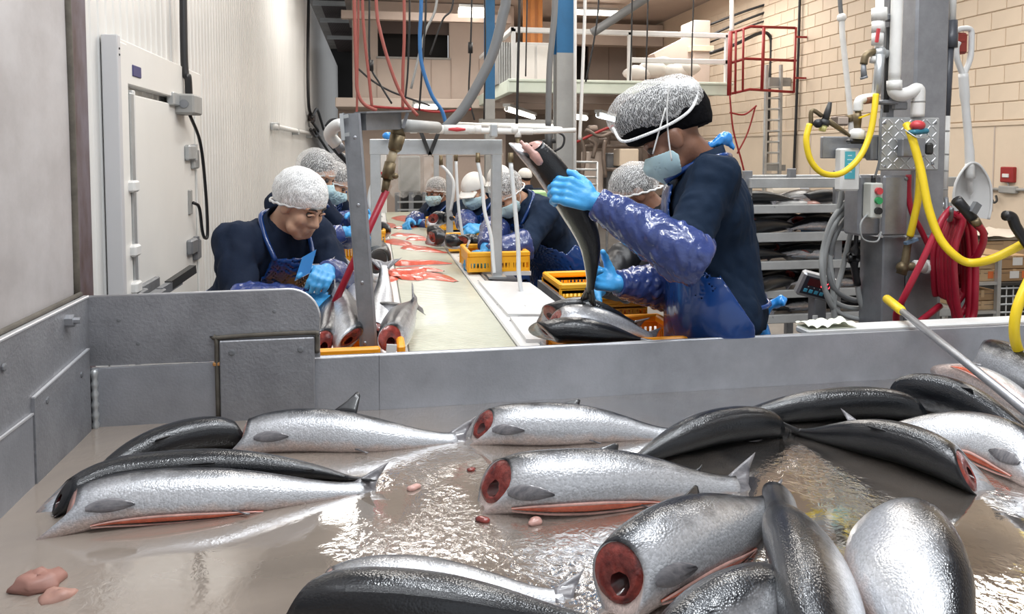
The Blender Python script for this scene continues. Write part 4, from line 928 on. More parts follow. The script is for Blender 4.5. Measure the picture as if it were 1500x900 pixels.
def person(label, J, skin=SKIN, jacket=NAVY, apron=True, cap='net', mask=True, h=.012, hf=.005, hh=.0045, group=None, sleeve=SLEEVE, apmat=APRON, hair=True, netmat=NET, shirt=True, seed=1, turban=False, detail=False, big=1.0):
    """J: joints in world space. hc head centre, hf/hu facing and up of the head, n neck, ch chest, pe pelvis, tf torso forward, s/e/w lists of two, hd list of hand dicts"""
    hc, nk, ch, pe, tf = (np.asarray(J[k], float) for k in ('hc', 'n', 'ch', 'pe', 'tf'))
    ft = np.asarray(J.get('feet', pe), float)
    root = base('person', label, 'person', (ft[0], ft[1], 0), group)
    Hm = frame(J['hf'], J['hu']); hs = J.get('hs', 1.0)
    H = lambda x, y, z: hc+Hm@(A(x, y, z)*hs)
    HR = Hm
    e_ = lambda c, r: ell(H(*c), A(*r)*hs, HR)
    c_ = lambda a, b, ra, rb: cone(H(*a), H(*b), ra*hs, rb*hs)
    up = nrm(nk-pe); rt_ = nrm(np.cross(nrm(tf), up)); tfw = np.cross(up, rt_)
    S, E, Wr = [[np.asarray(q, float) for q in J[k]] for k in 'sew']
    # ---- body
    head = [e_((0, -.012, .03), (.074, .096, .092)), e_((0, .022, -.04), (.060, .072, .080)), c_((-.022, .062, -.098), (.022, .062, -.098), .024, .024),
            c_((-.042, .045, -.075), (.042, .045, -.075), .030, .030), e_((.038, .058, -.028), (.028, .030, .030)), e_((-.038, .058, -.028), (.028, .030, .030))]
    fine = [c_((0, .086, .006), (0, .108, -.032), .009, .013), c_((-.013, .094, -.036), (.013, .094, -.036), .009, .009), c_((-.045, .074, .030), (-.012, .085, .026), .010, .011), c_((.045, .074, .030), (.012, .085, .026), .010, .011),
            c_((-.020, .083, -.064), (.020, .083, -.064), .0085, .0085), c_((-.017, .081, -.076), (.017, .081, -.076), .0085, .0085),
            e_((.076, -.008, -.008), (.010, .024, .034)), e_((-.076, -.008, -.008), (.010, .024, .034))]
    eyes = [ell(H(s*.031, .094, .008), A(.017, .014, .011)*hs, HR) for s in (-1, 1)]
    neck = [cone(H(0, -.03, -.05), nk, .056*hs, .060*hs), cone(nk, nk-up*.08, .062, .09)]
    hm = surf(head+neck+fine, hf, .016, sub=eyes)
    core = lambda g: [cone(nk-up*.04, ch, .085+g, .125*big+g, tfw, 1.25), cone(ch-rt_*.07*big, ch+rt_*.07*big, .125*big+g, .125*big+g, tfw, 1.2), cone(ch, pe, .14*big+g, .15*big+g, tfw, 1.15), cone(pe-rt_*.06*big, pe+rt_*.06*big, .14*big+g, .14*big+g, tfw, 1.12)]
    sho = lambda g: [q for i in (0, 1) for q in (cone(ch+up*.06, S[i], .09+g, .068+g), cone(S[i], E[i], .060*big+g, .048*big+g))]
    fore = lambda i, g, t0=0., t1=1.: cone(E[i]+(Wr[i]-E[i])*t0, E[i]+(Wr[i]-E[i])*t1, .048*big-.014*t0+g, .048*big-.016*t1+g)
    hipw = [pe-rt_*.09, pe+rt_*.09]; fl = nrm(A(tfw[0], tfw[1], 0)); rl = A(fl[1], -fl[0], 0)
    foot = [A(ft[0], ft[1], 0)+rl*s*.11 for s in (-1, 1)]
    knee = [(hipw[i]+foot[i])/2+fl*.03+A(0, 0, .02) for i in (0, 1)]
    leg = lambda g, a=True: [q for i in (0, 1) for q in (cone(hipw[i], knee[i], .085+g, .062+g), cone(knee[i], foot[i]+A(0, 0, .12), .06+g, .045+g))]
    bodyp = core(0)+sho(0)+[fore(0, 0, 0, .8), fore(1, 0, 0, .8)]+leg(0)+[cone(f+A(0, 0, .12), f+A(0, 0, .05)+fl*.08, .045, .04) for f in foot]
    bm = surf(bodyp, max(h*1.5, .016), .04)
    obj('body', join(hm, bm), skin, root, True)
    # ---- face
    for s in (-1, 1):
        obj('eye', MB().sphere(H(s*.031, .081, .006), .0125*hs, 10), M('eye_dark', (.06, .05, .045), .2) if 'eye_dark' not in bpy.data.materials else bpy.data.materials['eye_dark'], root, True)
        if detail:
            obj('eyelid', MB().tube(cr([H(s*.016, .0935, .008), H(s*.031, .097, .0135), H(s*.047, .089, .007)], 5), .0042*hs, 6), skin, root, True)
            obj('eyebrow', MB().tube(cr([H(s*.012, .097, .028), H(s*.03, .094, .036), H(s*.05, .080, .030)], 5), [.003, .003, .004, .004, .004, .004, .004, .004, .003, .003, .001], 6), HAIR, root, True)
    if detail and not mask: obj('lips', MB().tube(cr([H(-.022, .086, -.070), H(0, .0935, -.0685), H(.022, .086, -.070)], 5), .0032*hs, 6), LIPS, root, True)
    hp = [e_((0, -.018, .034), (.078, .100, .096))]
    pl_o, pl_n = H(0, .07, .055), Hm@nrm(A(0, .52, -.85))
    def hairmod(P, D):
        return np.maximum(D, ((P-pl_o.astype(np.float32))@pl_n.astype(np.float32)))
    if hair: obj('hair', surf(hp, hf*1.4, .01, mod=hairmod), HAIR, root, True)
    fo = folds(.0035, 60, seed)
    if cap == 'net':
        pn_o, pn_n = H(0, .085, .036), Hm@nrm(A(0, .36, -.93))
        cp = [e_((0, -.022, .040), (.096, .122, .106)), e_((0, -.07, .03), (.08, .075, .085))]
        nm = obj('hairnet', surf(cp, hf*1.5, .02, mod=lambda P, D: np.maximum(D+fo(P), ((P-pn_o.astype(np.float32))@pn_n.astype(np.float32)))), netmat, root, True)
        ring = []
        for a in np.linspace(0, 2*PI, 37):
            y = -.022+.112*math.cos(a); ring.append(H(.088*math.sin(a), y, .036+(y-.085)*.387+.003*math.sin(a*19)))
        obj('elastic_band', MB().tube(ring, .0055*hs, 6), WHITE, nm, True)
    elif cap == 'cap':
        pn_o, pn_n = H(0, .085, .035), Hm@nrm(A(0, .18, -.98))
        cp = [e_((0, -.015, .040), (.088, .112, .098))]
        nm = obj('cap', surf(cp, hf*1.5, .02, mod=lambda P, D: np.maximum(D, ((P-pn_o.astype(np.float32))@pn_n.astype(np.float32)))), CAPW, root, True)
        g = [[H(x*(1-.1*q), .075+.085*q*(1-(x/.085)**2*.45)-.02*(x/.085)**2, .042-.016*q-.02*(x/.085)**2) for x in np.linspace(-.075, .075, 9)] for q in np.linspace(0, 1, 4)]
        g2 = [[p-Hm[:, 2]*.006 for p in r_] for r_ in g]
        obj('peak', MB().grid(np.array(g)).grid(np.array(g2)[::-1]), CAPW, nm, True)
    if mask:
        mp = [e_((0, .028, -.052), (.075, .084, .074)), c_((0, .105, -.035), (0, .112, -.045), .016, .02), c_((0, .07, -.10), (0, .08, -.08), .03, .03)]
        def mm(P, D):
            q = (P-hc.astype(np.float32))@Hm.astype(np.float32)/hs
            r = np.maximum(np.abs(D-.008)-.0035, -(q[..., 1]-.012-.02*np.abs(q[..., 2]+.055)/.05)); r = np.maximum(r, q[..., 2]+.012-.25*(q[..., 1]-.09)); return np.maximum(r, -(q[..., 2]+.118))
        mk = obj('face_mask', surf(mp, hf, .015, mod=mm), MASKB, root, True)
        for s in (-1, 1):
            if not turban: obj('ear_loop', MB().tube(cr([H(s*.062, .030, -.03), H(s*.078, .0, .0), H(s*.084, -.03, .004), H(s*.078, -.015, -.05), H(s*.06, .025, -.085)], 4), .0022*hs, 5), MASKW, mk, True)
    # ---- clothes
    gj = .022
    nplane_o = (nk+up*.035).astype(np.float32); nplane_n = nrm(up-tfw*.25).astype(np.float32)
    wplane_o = (pe-up*.06).astype(np.float32)
    fj1, fj2 = folds(.008, 17, seed+3), folds(.005, 42, seed+4); fj = lambda P: fj1(P)+fj2(P)
    def jm(P, D):
        r = D+fj(P); r = np.maximum(r, (P-nplane_o)@nplane_n); return np.maximum(r, -((P-wplane_o)@up.astype(np.float32)))
    jk = obj('jacket', surf(core(gj)+sho(gj*.9)+[fore(0, gj*.9, 0, .55), fore(1, gj*.9, 0, .55)], h, .035, mod=jm), jacket, root, True)
    # collar
    def ring3(o, r1, r2, z, k=1.0): return [o+rt_*r1*math.sin(a)*k+tfw*r2*math.cos(a)*k+up*(z+(-.035 if abs(a-PI) > 2.2 else .02*(-math.cos(a)))) for a in np.linspace(.35, 2*PI-.35, 25)]
    G = np.array([ring3(nk, .083, .078, -.03), ring3(nk, .074, .070, .03), ring3(nk, .080, .076, .035), ring3(nk, .095, .088, -.02)])
    obj('collar', MB().grid(G).grid(G[::-1]-nrm(up)*.0), jacket, jk, True)
    obj('trousers', surf([cone(pe-rt_*.06, pe+rt_*.06, .145, .145, tfw, 1.12)]+leg(.018), max(h, .014), .03, mod=lambda P, D: np.maximum(D+folds(.005, 20, seed)(P), (P-(pe+up*.04).astype(np.float32))@up.astype(np.float32))), NAVY, root, True)
    for f in foot:
        obj('boot', surf([cone(f+A(0, 0, .34), f+A(0, 0, .07), .075, .062), cone(f+A(0, 0, .05), f+A(0, 0, .045)+fl*.15, .052, .045)], .014, .03, mod=lambda P, D: np.maximum(D, -P[..., 2]+.002)), WHITE, root, True)
    if apron:
        fa = folds(.008, 16, seed+5); b0 = (ch+up*.05).astype(np.float32)
        def am(P, D):
            d = np.abs(D-.020+fa(P)*.5)-.0055; q = P-pe.astype(np.float32); z = q@up.astype(np.float32); w_ = q@tfw.astype(np.float32); x = np.abs(q@rt_.astype(np.float32))
            L_ = float((ch-pe)@up)
            top = L_+.12; d = np.maximum(d, z-top); t = np.clip(z/max(L_, .1), -1, 1.3)
            d = np.maximum(d, (-.10+.20*np.clip(t, 0, 1))-w_); d = np.maximum(d, x-np.where(t > .45, .20-.13*(t-.45), .34)); return np.maximum(d, -(P[..., 2]-.45))
        ap = core(gj)+[cone(ch+up*.06, S[0], .09+gj*.9, .068+gj*.9), cone(ch+up*.06, S[1], .09+gj*.9, .068+gj*.9), cone(pe, pe-A(0, 0, .40)+fl*.03, .175, .20, tfw, 1.1)]
        av = obj('apron', surf(ap, h*.8, .035, mod=am, grow=0.0), apmat, root, True)
        top = ch+up*.13
        for s in (-1, 1):
            obj('neck_strap', MB().tube(cr([top+rt_*s*.09+tfw*.15, nk+rt_*s*.10+tfw*.045-up*.005, nk+rt_*s*.075-tfw*.06+up*.015, nk-tfw*.095+up*.008], 6), .011, 8), apmat, av, True)
        kn = pe-tfw*.17+up*.03
        obj('waist_tie', MB().tube(cr([pe+rt_*.19-tfw*.05+up*.03, pe+rt_*.10-tfw*.165+up*.03, kn, pe-rt_*.10-tfw*.165+up*.03, pe-rt_*.19-tfw*.05+up*.03], 6), .009, 8), apmat, av, True)
    for i in (0, 1):
        fs = folds(.007, 48, seed+i+9); ax_ = nrm(Wr[i]-E[i])
        t0, t1 = J.get('sl', (-.05, .97))
        o0 = (E[i]+(Wr[i]-E[i])*t0).astype(np.float32); o1 = (E[i]+(Wr[i]-E[i])*t1).astype(np.float32); axf = ax_.astype(np.float32); Ln = float(np.linalg.norm(o1-o0))
        def sm(P, D, o0=o0, axf=axf, Ln=Ln, fs=fs):
            z = (P-o0)@axf; b = .016*np.sin(np.clip(z/Ln, 0, 1)*PI); r = D-b*.7+fs(P); return np.maximum(np.maximum(r, -z), z-Ln)
        sv = obj('sleeve_cover', surf([cone(E[i]+(Wr[i]-E[i])*-.12, E[i], .058*big+gj, .060*big+gj), cone(E[i], Wr[i], .056*big+gj, .030*big+gj*.8)], h*.75, .03, mod=sm), sleeve, root, True)
        if i < len(J['hd']) and J['hd'][i]:
            hd = J['hd'][i]; gl = surf(hand_prims(Wr[i], **hd)+[cone(Wr[i]-ax_*.075, Wr[i], .038, .033)], hh, .008)
            obj('glove', gl, GLOVE, root, True)
    return root
def ik(s, w_, l1, l2, pole):
    s, w_ = np.asarray(s, float), np.asarray(w_, float); d = w_-s; L_ = min(np.linalg.norm(d), (l1+l2)*.999); w_ = s+nrm(d)*L_
    a = (l1*l1-l2*l2+L_*L_)/(2*L_); hgt = math.sqrt(max(l1*l1-a*a, 1e-6)); p = nrm(np.asarray(pole)-nrm(d)*(np.asarray(pole)@nrm(d))); return s+nrm(d)*a+p*hgt, w_
def worker(label, headpx, d, face, lean=25, pitch=30, hands=None, sc=1.0, roll=0, hyaw=0, back=None, fingers=True, **k):
    """a standing worker: head centre seen at headpx at depth d; face: horizontal facing; lean of the back; hands: world points"""
    f = nrm(A(face[0], face[1], 0)); r = A(f[1], -f[0], 0); Z = A(0, 0, 1); ln, pt = math.radians(lean), math.radians(pitch)
    up = Z*math.cos(ln)+f*math.sin(ln); tf = f*math.cos(ln)-Z*math.sin(ln)
    hy = math.radians(hyaw); hf2 = f*math.cos(hy)+r*math.sin(hy)
    hfw = hf2*math.cos(pt)-Z*math.sin(pt); hup = Z*math.cos(pt)+hf2*math.sin(pt)
    hc = Wd(*headpx, d); nk = hc-hup*.115*sc-hfw*.045*sc; nk = nk-up*.02
    ch = nk-up*.17*sc; pe = nk-up*.55*sc; S = [nk-up*.07*sc-r*.185*sc, nk-up*.07*sc+r*.185*sc]
    hands = hands or [nk+f*.5-Z*.35-r*.12, nk+f*.5-Z*.35+r*.12]
    E_, W_, HD = [], [], []
    for i, s in enumerate((-1, 1)):
        e, w_ = ik(S[i], hands[i], .29*sc, .26*sc, r*s*.7-Z*.8-f*.1); E_.append(e); W_.append(w_); dd = nrm(w_-e)
        HD.append(dict(d=nrm(dd*.8+f*.2-Z*.25), n=nrm(-Z*.8-r*s*.5), thumb=-r*s+f*.2, curl=(30, 40, 25)) if fingers else None)
    J = dict(hc=hc, hf=hfw, hu=hup, n=nk, ch=ch, pe=pe, tf=tf, s=S, e=E_, w=W_, hd=HD, hs=sc, feet=A(pe[0], pe[1], 0)+f*.0+f*.04)
    return person(label, J, **k)
# ---- the big man in front, in profile, holding a salmon
fw_ = nrm(A(-.93, .36, 0)); Zv = A(0, 0, 1)
hf_ = nrm(fw_*.82-Zv*.57); hu_ = nrm(Zv*.85+fw_*.5)
Jm = dict(hc=Wd(984, 204, 2.72), hf=hf_, hu=hu_, n=Wd(1030, 236, 2.74), ch=Wd(1040, 308, 2.76), pe=Wd(1052, 455, 2.78), tf=nrm(fw_-Zv*.12),
    s=[Wd(1046, 262, 2.56), Wd(1012, 262, 2.94)], e=[Wd(1003, 372, 2.42), Wd(978, 420, 2.93)], w=[Wd(872, 296, 2.46), Wd(905, 416, 2.80)], sl=(-.22, 1.0), hs=1.05, feet=Wd(1060, 455, 2.80)*A(1, 1, 0),
    hd=[dict(d=nrm(Wd(812, 272, 2.44)-Wd(872, 296, 2.46)), n=nrm(A(-.15, .90, -.25)), thumb=A(-.1, .1, 1), curl=((38, 50, 35),)*4, sc=1.12, tang=42),
        dict(d=nrm(Wd(850, 400, 2.74)-Wd(905, 416, 2.80)), n=nrm(A(-.2, -.75, .55)), thumb=A(-.1, -.4, .9), curl=((15, 40, 30), (25, 45, 35), (35, 45, 35), (20, 30, 25)), sc=1.05, spread=.14, tang=50)])
man = person('tall person in black turban under a hairnet, lifting a dark salmon with blue gloves', Jm, skin=SKIND, jacket=DENIM, cap=None, mask=True, turban=True, h=.0085, hf=.0045, hh=.0036, hair=False, seed=4, big=1.13)
# turban, hairnet over it, long mask strings, apron bow
fr_ = nrm(Wd(905, 176, 2.72)-Wd(1030, 138, 2.74)); tu = frame(fr_, hu_)
tc_ = Wd(968, 165, 2.73)
tb = [ell(tc_, A(.125, .172, .102), tu), ell(Wd(1000, 165, 2.74), A(.105, .10, .11), tu), ell(Wd(1006, 182, 2.73), A(.098, .085, .095), tu), ell(Wd(940, 195, 2.72), A(.088, .07, .05), tu)]
bo, bn = Wd(925, 218, 2.72).astype(np.float32), nrm(-hu_*.9+fr_*.18).astype(np.float32)
tbo = obj('turban', surf(tb, .007, .03, mod=lambda P, D: np.maximum(D+folds(.003, 70, 2)(P), (P-bo)@bn)), TURB, man, True)
hn = [ell(Wd(958, 160, 2.73), A(.140, .180, .108), tu), ell(Wd(995, 150, 2.735), A(.118, .09, .105), tu)]
ho, hnn = Wd(955, 192, 2.73).astype(np.float32), nrm(np.cross(Wd(1020, 152, 2.73)-Wd(908, 208, 2.73), ray(960, 180))); hnn = (hnn*(1 if hnn[2] < 0 else -1)).astype(np.float32)
hnet = obj('hairnet', surf(hn, .007, .02, mod=lambda P, D: np.maximum(D+folds(.004, 75, 8)(P), (P-ho)@hnn)), NET, man, True)
pts = [Wd(898, 188, 2.66), Wd(912, 207, 2.60), Wd(945, 198, 2.575), Wd(985, 180, 2.58), Wd(1012, 160, 2.60), Wd(1022, 135, 2.66), Wd(1016, 120, 2.73)]
obj('elastic_band', MB().tube(cr(pts, 8), .0055, 8), NETW, hnet, True)
obj('gathered_rim', surf([cone(Wd(978, 126, 2.66), Wd(1010, 128, 2.68), .026, .032), cone(Wd(1010, 128, 2.68), Wd(1014, 152, 2.63), .026, .010)], .005, .02, mod=lambda P, D: D+folds(.005, 110, 6)(P)), NETW, hnet, True)
mkp = [c for c in man.children if c.name.startswith('face_mask')][0]
for q in ([(984, 236), (979, 200), (977, 160), (980, 124)], [(956, 226), (966, 190), (975, 158)]): obj('mask_string', MB().tube(cr([Wd(x, y, 2.59-.012*(y < 200)) for x, y in q], 6), .0028, 6), WHITE, mkp, True)
apn = [c for c in man.children if c.name.startswith('apron')][0]
obj('bow', surf([cone(Wd(1112, 468, 2.78), Wd(1126, 448, 2.76), .022, .016), cone(Wd(1126, 448, 2.76), Wd(1144, 441, 2.74), .016, .024), cone(Wd(1112, 468, 2.78), Wd(1116, 500, 2.78), .03, .04)], .006, .02, mod=lambda P, D: D+folds(.005, 60, 3)(P)), BLUE2, apn, True)
obj('strap_knot', surf([cone(Wd(1040, 214, 2.70), Wd(1062, 202, 2.72), .014, .022), cone(Wd(1062, 202, 2.72), Wd(1074, 216, 2.72), .018, .010)], .005, .02, mod=lambda P, D: D+folds(.004, 90, 3)(P)), BLUE2, apn, True)
# ---- the others
lm = worker('bare-faced person in white hairnet, navy jacket and blue apron bent over the left table', (441, 300), 3.10, (.50, -.62), lean=38, pitch=30, hyaw=-12, sc=1.03,
    hands=[Wd(478, 398, 2.95), Wd(452, 440, 2.85)], skin=SKINL, mask=False, netmat=NETW, h=.010, hf=.004, seed=11, detail=True, big=1.12)
obj('bib_pocket', MB().prism([(0, 0), (.06, .03), (.085, .12), (.03, .09)], Wd(432, 412, 2.86), (.95, -.2, 0), (0, .2, .98), (0, -1, .2), .012), BLUE2, lm)
WG = None
worker('masked person in hairnet and navy clothes standing just behind the bare-faced left worker', (465, 256), 4.35, (.75, -.35), lean=22, pitch=28, sc=1.02, hands=[Wd(520, 318, 4.4), Wd(505, 340, 4.2)], skin=SKINL, h=.013, hf=.006, hh=.006, seed=21, apron=True)
worker('third worker on the left side, blue apron and pale mask, looking down', (489, 268), 5.2, (.85, -.1), lean=28, pitch=38, hands=[Wd(528, 320, 5.3), Wd(520, 332, 5.1)], skin=SKINL, h=.014, hf=.007, hh=.006, seed=22)
worker('hindmost worker on the left, hairnet partly behind the slanted post', (499, 250), 6.2, (.9, -.1), lean=18, pitch=25, hands=[Wd(535, 310, 6.2), Wd(530, 318, 6.0)], mask=False, h=.016, hf=.008, hh=.007, seed=23)
worker('far masked person in hairnet with glove resting on the belt', (638, 281), 7.3, (-.75, -.62), lean=20, pitch=16, hands=[Wd(615, 326, 7.1), Wd(600, 324, 7.0)], skin=SKIND, h=.015, hf=.007, hh=.006, seed=31)
worker('person in white cap and mask working beside the middle post', (694, 279), 5.75, (-.62, -.70), lean=20, pitch=28, hands=[Wd(706, 334, 5.35), Wd(690, 338, 5.35)], cap='cap', skin=SKINL, h=.014, hf=.006, hh=.006, jacket=DENIM, seed=32, netmat=NETW)
worker('worker in white cap half hidden behind the middle post', (731, 266), 6.3, (-.7, -.5), lean=18, pitch=22, hands=[Wd(715, 330, 6.2), Wd(722, 334, 6.0)], cap='cap', mask=True, h=.016, hf=.008, hh=.007, seed=33, netmat=NETW)
worker('masked person in hairnet and dark navy fleece bowed over the orange crates', (742, 284), 4.72, (-.72, -.45), lean=42, pitch=48, hands=[Wd(712, 372, 4.45), Wd(700, 384, 4.35)], jacket=NAVY2, skin=SKINL, h=.012, hf=.005, hh=.005, seed=34, big=1.2)
worker('worker with hairnet behind the raised blue sleeve, dark jacket mostly hidden', (928, 284), 3.55, (-.92, .1), lean=30, pitch=35, hands=[Wd(880, 424, 3.6), Wd(872, 432, 3.4)], jacket=CHAR, skin=SKIND, mask=False, h=.013, hf=.006, hh=.006, seed=35, sleeve=BLACK)
worker('distant person in navy and white cap right of the bowed fleece wearer', (768, 262), 9.5, (-.3, .9), lean=5, pitch=5, cap='cap', mask=False, h=.02, hf=.011, hh=.01, seed=36, apron=False)
# ================================================================ RIGHT SIDE: COLUMN, PIPES, HOSES, RACK
YC = 2.9
def q(px, py, y=YC): return Wy(px, py, y)
# white ledge behind the trough wall
t = base('side_table', 'low steel stand with a white plastic top behind the trough, right of the tall person', 'table', (2.1, 2.5, 0))
obj('table_top', MB().span((1.47, 2.352, .912), (3.1, 2.43, .936), .006), WHITE, t)
for x in (1.6, 3.0):
    for y in (2.39,): obj('leg', MB().span((x-.02, y-.02, 0), (x+.02, y+.02, .912)), STEEL, t)
cm = MB(); gx, gy = np.meshgrid(np.linspace(1.475, 1.66, 24), np.linspace(2.355, 2.44, 12), indexing='ij')
gz = .938+.013*np.abs(np.sin(gx*31+gy*17)*np.cos(gy*37-gx*13))+.01*np.abs(np.sin(gx*77)); gz2 = gz*0+.9365
cm.grid(np.stack([gx, gy, gz], -1)).grid(np.stack([gx, gy, gz2], -1)[::-1])
single('wiping_cloth', cm, M('pale_cloth', (.66, .68, .58), .9), 'crumpled pale cloth lying on the white ledge beside the apron bow', 'cloth', None, True)
# the stainless column
t = base('steel_column', 'tall square stainless column with riser pipes at the right', 'column', (2.36, 3.0, 0))
x0, x1 = q(1338, 200)[0], q(1387, 200)[0]
obj('column_box', MB().span((x0, YC, 0), (x1, YC+.22, 4.7), .01), STEEL, t)
xl = q(1284, 400)[0]; xr = q(1360, 400)[0]; xm = q(1318, 400)[0]
obj('lower_casing', MB().span((xl, YC-.04, 0), (xm-.002, YC+.12, q(1300, 345)[2]), .006), STEELD, t)
obj('lower_casing', MB().span((xm+.002, YC-.04, 0), (xr+.02, YC-.002, q(1300, 345)[2]), .006), STEELD, t)
# diamond plate with raised lugs
zt_, zb_ = q(1330, 172, YC-.06)[2], q(1330, 250, YC-.06)[2]; xa, xb_ = q(1288, 200, YC-.06)[0], q(1376, 200, YC-.06)[0]
t = base('tread_plate', 'diamond tread plate fixed across the stainless column', 'plate', ((xa+xb_)/2, YC-.06, zb_))
obj('plate', MB().span((xa, YC-.062, zb_), (xb_, YC-.05, zt_), .006), ALU, t)
m = MB(); kx = 0
for i in range(9):
    for j in range(8):
        c = A(xa+.02+i*.03, YC-.063, zb_+.018+j*.027)
        if c[0] > xb_-.01 or c[2] > zt_-.01: continue
        m.box(c, (.005, .004, .026), rotm((0, 1, 0), .8 if (i+j) % 2 else -.8), .001)
obj('raised_lugs', m, EDGE, t, kind='stuff')
for px, py in ((1296, 180), (1370, 180), (1296, 244), (1366, 240), (1322, 210)): obj('bolt', screw(q(px, py, YC-.062), (0, -1, 0), .007, .005), STEELD, t)
t = base('cover_panel', 'smooth grey cover panel with rounded corners right of the push buttons', 'panel', q(1309, 345, YC-.05))
a, b = q(1292, 257, YC-.05), q(1326, 345, YC-.05); obj('panel', MB().span((a[0], YC-.065, b[2]), (b[0], YC-.045, a[2]), .012), STEEL, t); obj('bolt', screw((b[0]-.015, YC-.065, a[2]-.015), (0, -1, 0), .008, .006), STEELD, t)
t = base('cover_panel', 'grey steel box face left of the push buttons', 'panel', q(1272, 345, YC-.02))
a, b = q(1257, 257, YC-.02), q(1288, 345, YC-.02); obj('panel', MB().span((a[0], YC-.03, b[2]), (b[0], YC+.08, a[2]), .01), STEEL, t)
t = base('push_button_box', 'pale control box with red, green and black push buttons', 'control box', q(1283, 320, YC-.08))
a, b = q(1275, 268, YC-.08), q(1291, 320, YC-.08); obj('box_body', MB().span((a[0], YC-.09, b[2]), (b[0], YC-.03, a[2]), .006), M('pale_grey_box', (.55, .56, .52), .5), t, 45)
cx_ = (a[0]+b[0])/2
for py, nm, mt in ((280, 'red_button', REDV), (294, 'green_button', M('green_button', (.03, .30, .10), .4)), (309, 'selector_knob', BLACK)):
    c = q(1283, py, YC-.09); obj(nm, MB().tube([(cx_, YC-.09, c[2]), (cx_, YC-.105, c[2])], .015, 14), mt, t, 45)
obj('cable_gland', MB().tube([(cx_, YC-.06, a[2]), (cx_, YC-.06, a[2]+.03)], .010, 8), BLACK, t, True)
hose('control_cable', [A(cx_, YC-.07, a[2]+.02), q(1289, 230, YC-.08), q(1290, 190, YC-.08), q(1291, 160, YC-.04)], .005, GREYH, 'thin grey cable rising from the push button box over the tread plate', 'cable')
hose('control_cable', [q(1272, 312, YC-.06), q(1261, 328, YC-.08), q(1264, 350, YC-.08), q(1284, 354, YC-.08), q(1291, 340, YC-.07)], .004, GREYCAB, 'thin grey cable looping below the push button box', 'cable')
# pipes
t = base('riser_pipe', 'white pipe dropping beside the column, stepping right through two elbows', 'pipe', q(1345, 170, YC-.06))
y = YC-.07
obj('pipe_run', MB().tube(cr([q(1316, -60, y), q(1313, 40, y), q(1310, 118, y)], 6), .024, 14), PVC, t, True)
obj('elbow', MB().tube(cr([q(1310, 122, y), q(1310, 134, y), q(1318, 139, y), q(1332, 136, y), q(1344, 131, y), q(1345, 145, y), q(1344, 171, y)], 6), .027, 14), PVC, t, True)
obj('coupling', MB().tube([q(1310, 118, y), q(1310, 132, y)], .030, 14), PVC, t, True); obj('joint_ring', MB().tube([q(1345, 148, y), q(1345, 150, y)], .0285, 14), GREYC, t, True)
t = base('riser_pipe', 'grey pipe assembly with white unions and a red valve lever, left of the white riser', 'pipe', q(1290, 150, YC-.04))
y = YC-.05
obj('pipe_run', MB().tube([q(1290, -60, y), q(1287, 100, y), q(1281, 150, y)], .017, 12), PVC, t, True)
obj('union', MB().tube([q(1288, 12, y), q(1288, 30, y)], .031, 14).tube([q(1287, 30, y), q(1286, 48, y)], .026, 14), PVC, t, True)
obj('valve_body', MB().tube([q(1286, 48, y), q(1285, 66, y)], .024, 12), PVC, t, True); obj('union', MB().tube([q(1284, 84, y), q(1283, 92, y)], .026, 12), PVC, t, True)
obj('valve_lever', MB().bar(q(1287, 42, y-.03), q(1284, 62, y-.03), .012, .008), REDV, t)
obj('tee', MB().sphere(q(1288, 78, y), .03, 10).tube([q(1288, 78, y), q(1299, 79, y)], .018, 10).tube([q(1289, 80, y-.02), q(1287, 110, y-.02), q(1285, 138, y-.02)], [.02, .017, .013], 10), ALU, t, True)
t = base('tap', 'old brass tap pointing down left of the riser pipes', 'tap', q(1266, 115, YC-.05))
obj('spout', MB().tube(cr([q(1286, 76, y), q(1276, 77, y), q(1268, 82, y), q(1265, 94, y)], 6), .015, 10), BRASS, t, True)
obj('hose_nozzle', MB().tube([q(1265, 94, y), q(1265, 104, y), q(1266, 115, y)], [.010, .012, .014], 10).tube([q(1265, 112, y), q(1266, 115, y)], .016, 10), STEELD, t, True)
t = base('conduit', 'dark conduit and unistrut running up between the riser pipes', 'conduit', q(1300, 165, YC))
obj('strut', MB().bar(q(1306, -60, YC+.01), q(1299, 175, YC+.01), .035, .04, (0, 1, 0)), STEELD, t); obj('dark_tube', MB().tube([q(1301, 40, YC-.03), q(1298, 165, YC-.03)], .011, 8), BLACKM, t, True)
for c3, d3 in ((q(1303, 26, YC-.04), (.05, .03, .03)), (q(1301, 150, YC-.04), (.08, .04, .02)), (q(1318, 155, YC-.04), (.06, .03, .035))): obj('clamp', MB().box(c3, d3, None, .006), STEELD, t)
t = base('left_elbow_pipe', 'white elbow with brown pipe stub and brass valve, left of the yellow hose top', 'pipe', q(1257, 205, YC-.05)); t.name = 'elbow_pipe'
y = YC-.06
obj('elbow', MB().tube(cr([q(1281, 143, y), q(1268, 144, y), q(1258, 149, y), q(1257, 163, y)], 6), .019, 12), PVC, t, True)
obj('stub', MB().tube([q(1266, 146, y), q(1279, 144, y)], .0205, 12), M('brown_label', (.30, .13, .08), .5), t, True)
obj('brass_valve', MB().tube([q(1257, 163, y), q(1256, 172, y), q(1256, 188, y)], [.012, .018, .014], 10), BRASS, t, True)
obj('yellow_lever', MB().bar(q(1258, 173, y-.02), q(1274, 167, y-.02), .012, .006), YELH, t)
obj('bottle_neck', MB().tube([q(1256, 188, y), q(1256, 192, y), q(1255, 204, y)], [.014, .03, .034], 12), WHITE, t, True)
t = base('pressure_regulator', 'black air regulator with yellow knob joined to the yellow hose end', 'regulator', q(1205, 193, YC-.10))
y = YC-.10
obj('body', MB().tube([q(1216, 150, y), q(1213, 162, y), q(1208, 178, y)], [.008, .013, .015], 10).tube([q(1208, 176, y), q(1206, 184, y)], .022, 10), BLACKM, t, True)
